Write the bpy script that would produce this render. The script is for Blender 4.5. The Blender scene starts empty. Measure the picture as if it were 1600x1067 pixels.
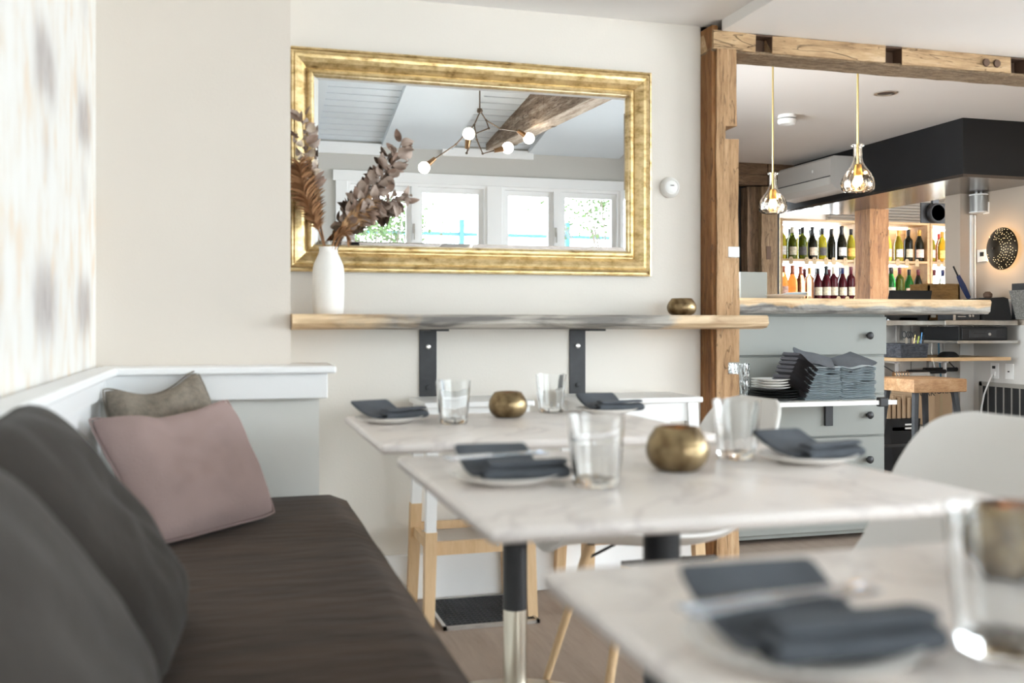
import bpy, bmesh, math, random
from mathutils import Vector, Matrix, noise as mnoise
R = random.Random(7)
PI = math.pi
C = bpy.context.scene.collection
# ------------------------------------------------------------------ camera, world, light, exposure
sc = bpy.context.scene
cam_d = bpy.data.cameras.new('camera'); cam = bpy.data.objects.new('camera', cam_d); C.objects.link(cam)
cam_d.sensor_width = 36; cam_d.lens = 1556 / 1600 * 36; cam_d.shift_y = -25.5 / 1600
cam.location = (0, 0, 1.0); cam.rotation_euler = (PI / 2, 0, -math.radians(15.96))
cam_d.clip_start = 0.05; cam_d.dof.use_dof = True; cam_d.dof.focus_distance = 6.0; cam_d.dof.aperture_fstop = 2.8
sc.camera = cam
sc.view_settings.view_transform = 'Standard'; sc.view_settings.look = 'None'
sc.view_settings.gamma = 1.0; sc.view_settings.use_curve_mapping = False
sc.view_settings.exposure = 0.75
sc.cycles.max_bounces = 10; sc.cycles.diffuse_bounces = 6; sc.cycles.transmission_bounces = 10
sc.cycles.caustics_reflective = False; sc.cycles.caustics_refractive = False
sc.cycles.sample_clamp_indirect = 8.0
sc.cycles.use_denoising = True
w = bpy.data.worlds.new('world'); sc.world = w; w.use_nodes = True
bg = w.node_tree.nodes['Background']; bg.inputs[0].default_value = (0.885, 0.95, 1.0, 1); bg.inputs[1].default_value = 10.0

def area(name, loc, rot, sx, sy, power=0, col=(1, 1, 1), portal=False, spread=None):
    l = bpy.data.lights.new(name, 'AREA'); l.shape = 'RECTANGLE'; l.size = sx; l.size_y = sy
    l.energy = power; l.color = col
    if portal: l.cycles.is_portal = True
    if spread: l.spread = spread
    o = bpy.data.objects.new(name, l); o.location = loc; o.rotation_euler = rot; C.objects.link(o); return o
# portals in the openings (guide the daylight only): south windows, east garden doors, shop window, added bar window
area('daylight_south', (3.1, -2.12, 1.40), (-PI / 2, 0, 0), 4.2, 1.9, portal=True)
area('daylight_east', (5.36, 1.0, 1.2), (0, PI / 2, 0), 2.1, 4.4, portal=True)
area('daylight_added_window', (1.72, 4.75, 1.27), (0, -PI / 2, 0), 1.95, 1.9, portal=True)
area('daylight_shop', (6.1, 8.45, 1.45), (PI / 2, 0, 0), 2.9, 1.1, portal=True)
def point(name, loc, power, col, r=0.03):
    l = bpy.data.lights.new(name, 'POINT'); l.energy = power; l.color = col; l.shadow_soft_size = r
    o = bpy.data.objects.new(name, l); o.location = loc; C.objects.link(o); return o

# ------------------------------------------------------------------ helpers
def lin(r, g, b):
    f = lambda c: (c / 255 / 12.92) if c <= 10.31 else ((c / 255 + 0.055) / 1.055) ** 2.4
    return (f(r), f(g), f(b))
MATS = {}
def M(name, col, rough=0.5, metal=0.0, var=0.06, scale=6.0, bump=0.0, bscale=40.0, trans=0.0, ior=1.45, emis=None, es=0.0, stretch=(1, 1, 1), coat=0.0, sheen=0.0, alpha=1.0):
    if name in MATS: return MATS[name]
    m = bpy.data.materials.new(name); m.use_nodes = True; nt = m.node_tree; N = nt.nodes; L = nt.links
    b = N['Principled BSDF']
    b.inputs['Roughness'].default_value = rough; b.inputs['Metallic'].default_value = metal
    b.inputs['Transmission Weight'].default_value = trans; b.inputs['IOR'].default_value = ior
    b.inputs['Coat Weight'].default_value = coat; b.inputs['Sheen Weight'].default_value = sheen
    b.inputs['Alpha'].default_value = alpha
    tc = N.new('ShaderNodeTexCoord'); mp = N.new('ShaderNodeMapping'); mp.inputs['Scale'].default_value = stretch
    L.new(tc.outputs['Object'], mp.inputs[0])
    nz = N.new('ShaderNodeTexNoise'); nz.inputs['Scale'].default_value = scale; nz.inputs['Detail'].default_value = 4
    L.new(mp.outputs[0], nz.inputs['Vector'])
    rp = N.new('ShaderNodeValToRGB'); rp.color_ramp.elements[0].position = 0.3; rp.color_ramp.elements[1].position = 0.7
    rp.color_ramp.elements[0].color = tuple(c * (1 - var) for c in col) + (1,)
    rp.color_ramp.elements[1].color = tuple(min(1, c * (1 + var)) for c in col) + (1,)
    L.new(nz.outputs[0], rp.inputs[0]); L.new(rp.outputs[0], b.inputs['Base Color'])
    if bump:
        n2 = N.new('ShaderNodeTexNoise'); n2.inputs['Scale'].default_value = bscale; n2.inputs['Detail'].default_value = 3
        L.new(mp.outputs[0], n2.inputs['Vector'])
        bp = N.new('ShaderNodeBump'); bp.inputs['Strength'].default_value = bump; bp.inputs['Distance'].default_value = 0.01
        L.new(n2.outputs[0], bp.inputs['Height']); L.new(bp.outputs[0], b.inputs['Normal'])
    if emis:
        b.inputs['Emission Color'].default_value = tuple(emis) + (1,); b.inputs['Emission Strength'].default_value = es
    MATS[name] = m; return m

def wood(name, cols, stretch=(1, 12, 12), scale=3.0, rough=0.65, bump=0.4, cracks=0.0):
    """grain runs along the axis whose stretch is smallest"""
    m = bpy.data.materials.new(name); m.use_nodes = True; nt = m.node_tree; N = nt.nodes; L = nt.links
    b = N['Principled BSDF']; b.inputs['Roughness'].default_value = rough
    tc = N.new('ShaderNodeTexCoord'); mp = N.new('ShaderNodeMapping'); mp.inputs['Scale'].default_value = stretch
    L.new(tc.outputs['Object'], mp.inputs[0])
    def nz_(sc_, det, rg, dist):
        n = N.new('ShaderNodeTexNoise'); n.inputs['Scale'].default_value = sc_; n.inputs['Detail'].default_value = det
        n.inputs['Roughness'].default_value = rg; n.inputs['Distortion'].default_value = dist; L.new(mp.outputs[0], n.inputs['Vector']); return n.outputs[0]
    def mth(op, a, c):
        n = N.new('ShaderNodeMath'); n.operation = op
        for i, v in enumerate((a, c)):
            if hasattr(v, 'is_linked'): L.new(v, n.inputs[i])
            else: n.inputs[i].default_value = v
        return n.outputs[0]
    coarse = nz_(scale, 8, 0.65, 0.4); fine = nz_(scale * 5, 6, 0.7, 0.2)
    h = mth('ADD', mth('MULTIPLY', coarse, 0.6), mth('MULTIPLY', fine, 0.4))
    rp = N.new('ShaderNodeValToRGB'); e = rp.color_ramp.elements
    e[0].position = 0.36; e[0].color = tuple(cols[0]) + (1,); e[1].position = 0.64; e[1].color = tuple(cols[-1]) + (1,)
    for i, c in enumerate(cols[1:-1]):
        x = e.new(0.36 + 0.28 * (i + 1) / (len(cols) - 1)); x.color = tuple(c) + (1,)
    L.new(h, rp.inputs[0]); out = rp.outputs[0]
    if cracks:
        cr = mth('ABSOLUTE', mth('SUBTRACT', nz_(scale * 0.9, 3, 0.5, 0.8), 0.5), 0.0)
        sp = nz_(scale * 12, 2, 0.5, 0.0)
        mr = N.new('ShaderNodeMapRange'); mr.inputs[1].default_value = 0.0; mr.inputs[2].default_value = 0.008; mr.inputs[3].default_value = cracks * 0.75; mr.inputs[4].default_value = 0.0
        L.new(cr, mr.inputs[0])
        m2 = N.new('ShaderNodeMapRange'); m2.inputs[1].default_value = 0.66; m2.inputs[2].default_value = 0.74; m2.inputs[3].default_value = 0.0; m2.inputs[4].default_value = cracks * 0.7
        L.new(sp, m2.inputs[0])
        fac = mth('MAXIMUM', mr.outputs[0], m2.outputs[0])
        mix = N.new('ShaderNodeMix'); mix.data_type = 'RGBA'; L.new(fac, mix.inputs[0]); L.new(out, mix.inputs[6]); mix.inputs[7].default_value = tuple(c * 0.35 for c in cols[0]) + (1,)
        out = mix.outputs[2]; h = mth('SUBTRACT', h, fac)
    L.new(out, b.inputs['Base Color'])
    bp = N.new('ShaderNodeBump'); bp.inputs['Strength'].default_value = bump; bp.inputs['Distance'].default_value = 0.01
    L.new(h, bp.inputs['Height']); L.new(bp.outputs[0], b.inputs['Normal'])
    MATS[name] = m; return m

class B:
    """collects geometry in one bmesh"""
    def __init__(s): s.bm = bmesh.new()
    def box(s, x0, x1, y0, y1, z0, z1, bev=0.0, seg=1):
        r = bmesh.ops.create_cube(s.bm, size=1.0); vs = r['verts']
        for v in vs:
            v.co = Vector(((x0 + x1) / 2 + v.co.x * (x1 - x0), (y0 + y1) / 2 + v.co.y * (y1 - y0), (z0 + z1) / 2 + v.co.z * (z1 - z0)))
        if bev:
            es = list({e for v in vs for e in v.link_edges})
            bmesh.ops.bevel(s.bm, geom=es, offset=bev, segments=seg, affect='EDGES', profile=0.5)
        return s
    def quad(s, *p):
        s.bm.faces.new([s.bm.verts.new(Vector(q)) for q in p]); return s
    def tube(s, pts, r, n=8, caps=True):
        pts = [Vector(p) for p in pts]; rs = r if isinstance(r, (list, tuple)) else [r] * len(pts)
        rings = []; up = None
        for i, p in enumerate(pts):
            d = (pts[min(i + 1, len(pts) - 1)] - pts[max(i - 1, 0)]).normalized()
            if up is None:
                up = d.orthogonal().normalized()
            else:
                up = (up - d * up.dot(d))
                up = up.normalized() if up.length > 1e-6 else d.orthogonal().normalized()
            q = d.cross(up)
            rings.append([s.bm.verts.new(p + (up * math.cos(2 * PI * k / n) + q * math.sin(2 * PI * k / n)) * rs[i]) for k in range(n)])
        for a, b in zip(rings, rings[1:]):
            for k in range(n): s.bm.faces.new((a[k], a[(k + 1) % n], b[(k + 1) % n], b[k]))
        if caps: s.bm.faces.new(rings[0][::-1]); s.bm.faces.new(rings[-1])
        return s
    def lathe(s, prof, c=(0, 0, 0), n=24, axis='Z', mod=None, closed=False):
        rings = []
        for (r, z) in prof:
            ring = []
            for k in range(n):
                a = 2 * PI * k / n; rr = r * (mod(a, z) if mod else 1)
                if axis == 'Z': v = (rr * math.cos(a), rr * math.sin(a), z)
                elif axis == 'Y': v = (rr * math.cos(a), z, rr * math.sin(a))
                else: v = (z, rr * math.cos(a), rr * math.sin(a))
                ring.append(s.bm.verts.new(Vector(v) + Vector(c)))
            rings.append(ring)
        pr = list(zip(rings, rings[1:])) + ([(rings[-1], rings[0])] if closed else [])
        for a, b in pr:
            for k in range(n):
                try: s.bm.faces.new((a[k], a[(k + 1) % n], b[(k + 1) % n], b[k]))
                except ValueError: pass
        if not closed:
            for rg in (rings[0][::-1], rings[-1]): s.bm.faces.new(rg)
        return s
    def prism(s, poly, a0, a1, axis='Y'):
        def P(u, v, t): return {'Y': (u, t, v), 'X': (t, u, v), 'Z': (u, v, t)}[axis]
        lo = [s.bm.verts.new(P(u, v, a0)) for u, v in poly]; hi = [s.bm.verts.new(P(u, v, a1)) for u, v in poly]
        n = len(poly)
        for k in range(n): s.bm.faces.new((lo[k], lo[(k + 1) % n], hi[(k + 1) % n], hi[k]))
        s.bm.faces.new(lo[::-1]); s.bm.faces.new(hi); return s
    def grid(s, f, nu, nv):
        vs = [[s.bm.verts.new(Vector(f(i / nu, j / nv))) for j in range(nv + 1)] for i in range(nu + 1)]
        for i in range(nu):
            for j in range(nv): s.bm.faces.new((vs[i][j], vs[i + 1][j], vs[i + 1][j + 1], vs[i][j + 1]))
        return s
    def obj(s, name, mat, parent=None, loc=(0, 0, 0), rot=(0, 0, 0), smooth=False, merge=0.0):
        if merge: bmesh.ops.remove_doubles(s.bm, verts=s.bm.verts, dist=merge)
        bmesh.ops.recalc_face_normals(s.bm, faces=s.bm.faces)
        me = bpy.data.meshes.new(name); s.bm.to_mesh(me); s.bm.free()
        if smooth:
            for p in me.polygons: p.use_smooth = True
            try: me.set_sharp_from_angle(angle=math.radians(40))
            except Exception: pass
        me.materials.append(mat)
        o = bpy.data.objects.new(name, me); C.objects.link(o)
        o.location = loc; o.rotation_euler = rot
        if parent: o.parent = parent
        return o

def tag(o, label, cat, group=None, kind=None):
    o['label'] = label; o['category'] = cat
    if group: o['group'] = group
    if kind: o['kind'] = kind
    return o
def thing(name, label, cat, loc=(0, 0, 0), rotz=0.0, group=None):
    o = bpy.data.objects.new(name, None); C.objects.link(o); o.location = loc; o.rotation_euler = (0, 0, rotz)
    return tag(o, label, cat, group)
def struct(o, label=None, cat=None):
    o['kind'] = 'structure'
    if label: o['label'] = label
    if cat: o['category'] = cat
    return o
def dup(root, loc=None, rotz=None, label=None, group=None):
    r = root.copy(); C.objects.link(r)
    if loc is not None: r.location = loc
    if rotz is not None: r.rotation_euler = (0, 0, rotz)
    if label: r['label'] = label
    if group: r['group'] = group
    for ch in list(root.children):
        c = ch.copy(); C.objects.link(c); c.parent = r
        for g in list(ch.children):
            d = g.copy(); C.objects.link(d); d.parent = c
    return r
def solid(o, t, off=-1):
    m = o.modifiers.new('s', 'SOLIDIFY'); m.thickness = t; m.offset = off; return o
def subs(o, n=1):
    m = o.modifiers.new('u', 'SUBSURF'); m.levels = n; m.render_levels = n; return o
def rough_up(o, amp, sc_=6.0, cuts=0):
    """irregular hewn surface: real displacement of the vertices"""
    me = o.data
    if cuts:
        bm = bmesh.new(); bm.from_mesh(me)
        bmesh.ops.subdivide_edges(bm, edges=bm.edges, cuts=cuts, use_grid_fill=True); bm.to_mesh(me); bm.free()
    for v in me.vertices:
        n = mnoise.noise_vector(v.co * sc_) * amp + mnoise.noise_vector(v.co * sc_ * 3.7) * amp * 0.4
        v.co += n
    return o
ORD = ['first', 'second', 'third', 'fourth', 'fifth', 'sixth', 'seventh', 'eighth', 'ninth', 'tenth', 'eleventh', 'twelfth', 'thirteenth', 'fourteenth', 'fifteenth', 'sixteenth', 'seventeenth', 'eighteenth']

# ------------------------------------------------------------------ materials
m_wall = M('paint_cream', (0.765, 0.725, 0.665), 0.85, var=0.01, scale=2, bump=0.05, bscale=120)
m_wall_shaded = M('paint_cream_shaded', (0.685, 0.63, 0.565), 0.85, var=0.01, scale=2, bump=0.05, bscale=120)  # cream paint darkened: duller angle of light put into the colour
m_grey = M('paint_pale_grey', (0.82, 0.82, 0.78), 0.7, var=0.015, scale=2)
m_trim = M('paint_trim_white', (0.93, 0.935, 0.935), 0.45, var=0.01, scale=3)
m_bluewhite = M('cool_white_boards', (0.71, 0.76, 0.80), 0.6, var=0.01)
m_greymetal = M('matt_grey_metal', (0.36, 0.355, 0.34), 0.45, metal=0.5, var=0.03)
m_beige = M('paint_beige', (0.50, 0.415, 0.335), 0.85, var=0.01, scale=2)
m_dimgrey = M('grille_grey', (0.30, 0.28, 0.25), 0.6, var=0.03)
m_ceil = M('paint_ceiling', (0.93, 0.92, 0.91), 0.9, var=0.01, scale=2)
m_ceilbar = M('paint_ceiling_bar', (0.84, 0.80, 0.77), 0.9, var=0.015, scale=2)
m_greige = M('paint_greige', (0.60, 0.585, 0.55), 0.85, var=0.01, scale=2)
m_floor = wood('floor_boards', [(0.27, 0.205, 0.16), (0.33, 0.255, 0.205), (0.37, 0.29, 0.235)], (10, 1, 1), 2.0, 0.55, 0.1)
m_black = M('paint_black', (0.009, 0.009, 0.010), 0.6, var=0.2, scale=4)
m_under = M('black_lacquer', (0.16, 0.135, 0.12), 0.22, var=0.1, scale=3, metal=0.8)
m_blackmetal = M('black_metal', (0.018, 0.018, 0.02), 0.4, var=0.15)
m_iron = M('flat_iron', (0.042, 0.043, 0.046), 0.5, metal=0.2, var=0.25, scale=12, bump=0.1)
m_steel = M('brushed_steel', (0.62, 0.60, 0.57), 0.28, metal=1.0, var=0.1, scale=20)
m_pole = M('nickel_pole', (0.62, 0.57, 0.48), 0.25, metal=1.0, var=0.05)
m_chrome = M('cutlery_steel', (0.58, 0.64, 0.72), 0.18, metal=1.0, var=0.03)
m_old = wood('old_timber', [(0.17, 0.085, 0.035), (0.36, 0.21, 0.10), (0.47, 0.29, 0.15), (0.57, 0.385, 0.225)], (9, 9, 1), 2.2, 0.8, 0.7, 0.8)
m_oldx = wood('old_timber_header', [(0.19, 0.11, 0.05), (0.42, 0.27, 0.14), (0.56, 0.38, 0.21), (0.66, 0.49, 0.31)], (1, 9, 9), 2.2, 0.8, 0.9, 0.85)
m_olddark = wood('dark_timber', [(0.05, 0.028, 0.014), (0.17, 0.10, 0.055), (0.30, 0.195, 0.115)], (9, 9, 1), 2.2, 0.8, 0.7, 0.9)
m_olddarkx = wood('dark_timber_lintel', [(0.05, 0.028, 0.014), (0.17, 0.10, 0.055), (0.28, 0.18, 0.105)], (1, 9, 9), 2.2, 0.8, 0.7, 0.9)
m_oldorange = wood('orange_timber', [(0.11, 0.035, 0.008), (0.26, 0.11, 0.03), (0.36, 0.19, 0.075)], (9, 9, 1), 2.0, 0.7, 0.7, 0.9)
m_beamgrey = wood('weathered_beam', [(0.10, 0.06, 0.035), (0.26, 0.185, 0.13), (0.52, 0.43, 0.34)], (7, 1, 7), 2.5, 0.85, 1.0, 0.95)
m_pale_under = wood('pale_underside', [(0.20, 0.13, 0.08), (0.48, 0.38, 0.29), (0.66, 0.57, 0.47)], (7, 1, 7), 3, 0.9, 0.8, 0.9)
m_oldmid = wood('mid_timber', [(0.10, 0.055, 0.025), (0.24, 0.15, 0.08), (0.38, 0.26, 0.15)], (9, 9, 1), 2.2, 0.8, 0.7, 0.9)
m_dark_under = wood('dark_rough_underside', [(0.12, 0.075, 0.04), (0.27, 0.185, 0.11), (0.42, 0.31, 0.20)], (2, 6, 6), 9, 0.95, 1.0, 0.8)
m_birch = wood('birch', [(0.55, 0.35, 0.18), (0.66, 0.45, 0.25), (0.72, 0.51, 0.30)], (8, 8, 1), 2.0, 0.5, 0.05)
m_pine = wood('pine', [(0.58, 0.36, 0.17), (0.70, 0.47, 0.26), (0.76, 0.54, 0.32)], (1, 8, 8), 2.0, 0.5, 0.05)
m_rackpine = wood('rack_pine', [(0.34, 0.20, 0.09), (0.45, 0.29, 0.14), (0.52, 0.35, 0.18)], (1, 8, 8), 2.0, 0.5, 0.05)
m_seatwood = wood('stool_slab', [(0.36, 0.18, 0.08), (0.56, 0.32, 0.16), (0.70, 0.46, 0.27)], (2, 6, 6), 3.0, 0.5, 0.3)
m_white = M('white_lacquer', (0.86, 0.86, 0.85), 0.35, var=0.01)
m_plastic = M('white_plastic', (0.80, 0.79, 0.765), 0.38, var=0.01)
m_shell = M('chair_shell', (0.85, 0.83, 0.80), 0.4, var=0.01)
m_ceramic = M('white_ceramic', (0.86, 0.85, 0.82), 0.25, var=0.01)
m_vase = M('matt_ceramic', (0.85, 0.84, 0.81), 0.7, var=0.015, bump=0.05, bscale=60)
m_darkplate = M('dark_stoneware', (0.022, 0.024, 0.024), 0.3, var=0.2)
m_cab = M('sage_grey_paint', (0.285, 0.295, 0.275), 0.55, var=0.02, scale=3)
m_cabdark = M('grey_panel_paint', (0.60, 0.575, 0.54), 0.7, var=0.04, scale=3)
m_nap = M('slate_napkin', (0.085, 0.095, 0.11), 0.95, var=0.1, scale=30, bump=0.3, bscale=300, sheen=0.05)
m_napstack = M('blue_grey_napkin', (0.34, 0.395, 0.425), 0.95, var=0.1, scale=30, bump=0.3, bscale=300, sheen=0.05)
m_napdark = M('charcoal_napkin', (0.055, 0.052, 0.058), 0.95, var=0.1, scale=30, bump=0.3, bscale=300)
m_bench = M('brown_velvet', (0.056, 0.034, 0.021), 0.85, var=0.3, scale=4, bump=0.6, bscale=9, stretch=(1, 4, 1), sheen=0.04)
m_cushgrey = M('charcoal_velvet', (0.036, 0.030, 0.025), 0.95, var=0.12, scale=5, bump=0.2, bscale=60, sheen=0.05)
m_cushtaupe = M('taupe_linen', (0.235, 0.20, 0.16), 0.95, var=0.18, scale=60, bump=0.5, bscale=200)
m_cushmauve = M('mauve_cotton', (0.36, 0.262, 0.245), 0.95, var=0.05, scale=5, bump=0.2, bscale=200)
m_candle = M('candle_flame', (1, 0.5, 0.15), 0.5, emis=(1.0, 0.45, 0.12), es=14)
m_bulb = M('globe_bulb_lit', (1, 0.95, 0.85), 0.4, emis=(1.0, 0.86, 0.68), es=14)
m_filament = M('filament_bulb_lit', (1, 0.8, 0.4), 0.4, emis=(1.0, 0.66, 0.30), es=55)
m_amber = M('amber_brass', (0.75, 0.42, 0.08), 0.3, metal=0.5)
m_led = M('led_strip_lit', (1, 1, 1), 0.5, emis=(1.0, 0.97, 0.93), es=7)
m_brasswire = M('brass_rod', (0.62, 0.47, 0.20), 0.35, metal=0.8, var=0.05)
m_bronze = M('bronze', (0.15, 0.11, 0.08), 0.4, metal=0.85, var=0.1)
m_copper = M('copper_socket', (0.32, 0.19, 0.10), 0.35, metal=0.9, var=0.1)
m_cork = M('cardboard', (0.42, 0.29, 0.18), 0.9, var=0.05)
m_ink = M('black_ink', (0.02, 0.02, 0.02), 0.6)
m_paper = M('cream_tag_paper', (0.40, 0.30, 0.18), 0.9, var=0.05)
m_leaf = M('dried_mauve_leaf', (0.46, 0.365, 0.31), 0.85, var=0.25, scale=18)
m_leafd = M('dried_brown_leaf', (0.34, 0.235, 0.185), 0.85, var=0.25, scale=18)
m_tan = M('tan_plume', (0.58, 0.36, 0.19), 0.9, var=0.22, scale=14)
m_tand = M('rust_plume', (0.40, 0.205, 0.095), 0.9, var=0.25, scale=14)
m_pale = M('pale_seed_head', (0.66, 0.56, 0.46), 0.9, var=0.15, scale=18)
m_stem = M('dark_stem', (0.12, 0.07, 0.045), 0.8)
m_green = M('garden_leaves', (0.06, 0.10, 0.03), 0.8, var=0.4, scale=9)
m_bark = M('bark', (0.10, 0.08, 0.065), 0.9)
m_blue = M('blue_fence_paint', (0.025, 0.09, 0.11), 0.7)
m_terrace = M('terrace', (0.75, 0.75, 0.73), 0.9)

def glass_mat(name, col, rough=0.0, tint=1.0):
    m = bpy.data.materials.new(name); m.use_nodes = True; N = m.node_tree.nodes; L = m.node_tree.links
    b = N['Principled BSDF']; b.inputs['Base Color'].default_value = tuple(col) + (1,)
    b.inputs['Roughness'].default_value = rough; b.inputs['Transmission Weight'].default_value = tint; b.inputs['IOR'].default_value = 1.45
    tc = N.new('ShaderNodeTexCoord'); nz = N.new('ShaderNodeTexNoise'); nz.inputs['Scale'].default_value = 30
    L.new(tc.outputs['Object'], nz.inputs['Vector']); bp = N.new('ShaderNodeBump'); bp.inputs['Strength'].default_value = 0.05
    L.new(nz.outputs[0], bp.inputs['Height']); L.new(bp.outputs[0], b.inputs['Normal'])
    MATS[name] = m; return m
m_glass = glass_mat('clear_glass', (0.97, 0.98, 0.98)); m_warmglass = glass_mat('warm_glass', (0.99, 0.93, 0.84))
def pane_mat(name):
    m = bpy.data.materials.new(name); m.use_nodes = True; N = m.node_tree.nodes; L = m.node_tree.links
    N.remove(N['Principled BSDF']); out = N['Material Output']
    t = N.new('ShaderNodeBsdfTransparent'); g = N.new('ShaderNodeBsdfGlossy'); g.inputs['Roughness'].default_value = 0.02
    fr = N.new('ShaderNodeFresnel'); fr.inputs['IOR'].default_value = 1.35
    tc = N.new('ShaderNodeTexCoord'); nz = N.new('ShaderNodeTexNoise'); nz.inputs['Scale'].default_value = 3
    rp = N.new('ShaderNodeValToRGB'); rp.color_ramp.elements[0].color = (0.95, 0.96, 0.96, 1); rp.color_ramp.elements[1].color = (0.98, 0.99, 0.99, 1)
    L.new(tc.outputs['Object'], nz.inputs['Vector']); L.new(nz.outputs[0], rp.inputs[0]); L.new(rp.outputs[0], t.inputs[0])
    mx = N.new('ShaderNodeMixShader'); L.new(fr.outputs[0], mx.inputs[0]); L.new(t.outputs[0], mx.inputs[1]); L.new(g.outputs[0], mx.inputs[2])
    L.new(mx.outputs[0], out.inputs[0]); return m
m_pane = pane_mat('window_pane')
m_mirror = M('silvered_glass', (0.93, 0.95, 0.96), 0.0, metal=1.0, var=0.0)

def gold_mat():
    m = bpy.data.materials.new('aged_gold_leaf'); m.use_nodes = True; N = m.node_tree.nodes; L = m.node_tree.links
    b = N['Principled BSDF']; b.inputs['Metallic'].default_value = 0.75; b.inputs['Roughness'].default_value = 0.36
    tc = N.new('ShaderNodeTexCoord'); mp = N.new('ShaderNodeMapping'); mp.inputs['Scale'].default_value = (14, 14, 26)
    L.new(tc.outputs['Object'], mp.inputs[0])
    nz = N.new('ShaderNodeTexNoise'); nz.inputs['Scale'].default_value = 1.6; nz.inputs['Detail'].default_value = 9; nz.inputs['Roughness'].default_value = 0.65
    L.new(mp.outputs[0], nz.inputs['Vector'])
    rp = N.new('ShaderNodeValToRGB'); e = rp.color_ramp.elements
    e[0].position = 0.30; e[0].color = (0.24, 0.14, 0.05, 1); e[1].position = 0.58; e[1].color = (0.84, 0.655, 0.35, 1)
    x = e.new(0.40); x.color = (0.58, 0.40, 0.17, 1)
    L.new(nz.outputs[0], rp.inputs[0]); L.new(rp.outputs[0], b.inputs['Base Color'])
    return m
m_gold = gold_mat()
def brass_mat():
    m = bpy.data.materials.new('antique_brass'); m.use_nodes = True; N = m.node_tree.nodes; L = m.node_tree.links
    b = N['Principled BSDF']; b.inputs['Metallic'].default_value = 0.9; b.inputs['Roughness'].default_value = 0.38
    tc = N.new('ShaderNodeTexCoord')
    nz = N.new('ShaderNodeTexNoise'); nz.inputs['Scale'].default_value = 25; nz.inputs['Detail'].default_value = 6
    L.new(tc.outputs['Object'], nz.inputs['Vector'])
    rp = N.new('ShaderNodeValToRGB'); e = rp.color_ramp.elements
    e[0].position = 0.35; e[0].color = (0.12, 0.075, 0.035, 1); e[1].position = 0.65; e[1].color = (0.40, 0.30, 0.165, 1)
    L.new(nz.outputs[0], rp.inputs[0]); L.new(rp.outputs[0], b.inputs['Base Color'])
    vo = N.new('ShaderNodeTexVoronoi'); vo.inputs['Scale'].default_value = 90; L.new(tc.outputs['Object'], vo.inputs['Vector'])
    bp = N.new('ShaderNodeBump'); bp.inputs['Strength'].default_value = 0.25; bp.inputs['Distance'].default_value = 0.004
    L.new(vo.outputs[0], bp.inputs['Height']); L.new(bp.outputs[0], b.inputs['Normal'])
    return m
m_brass = brass_mat()
def marble_mat():
    m = bpy.data.materials.new('pale_tabletop'); m.use_nodes = True; N = m.node_tree.nodes; L = m.node_tree.links
    b = N['Principled BSDF']; b.inputs['Roughness'].default_value = 0.3
    tc = N.new('ShaderNodeTexCoord')
    n1 = N.new('ShaderNodeTexNoise'); n1.inputs['Scale'].default_value = 2.2; n1.inputs['Detail'].default_value = 6; n1.inputs['Distortion'].default_value = 1.5
    L.new(tc.outputs['Object'], n1.inputs['Vector'])
    a = N.new('ShaderNodeMath'); a.operation = 'SUBTRACT'; a.inputs[1].default_value = 0.5; L.new(n1.outputs[0], a.inputs[0])
    c = N.new('ShaderNodeMath'); c.operation = 'ABSOLUTE'; L.new(a.outputs[0], c.inputs[0])
    rp = N.new('ShaderNodeValToRGB'); e = rp.color_ramp.elements
    e[0].position = 0.0; e[0].color = (0.70, 0.64, 0.61, 1); e[1].position = 0.02; e[1].color = (0.85, 0.79, 0.75, 1)
    x = e.new(0.2); x.color = (0.89, 0.83, 0.785, 1)
    L.new(c.outputs[0], rp.inputs[0]); L.new(rp.outputs[0], b.inputs['Base Color']); return m
m_marble = marble_mat()
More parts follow.
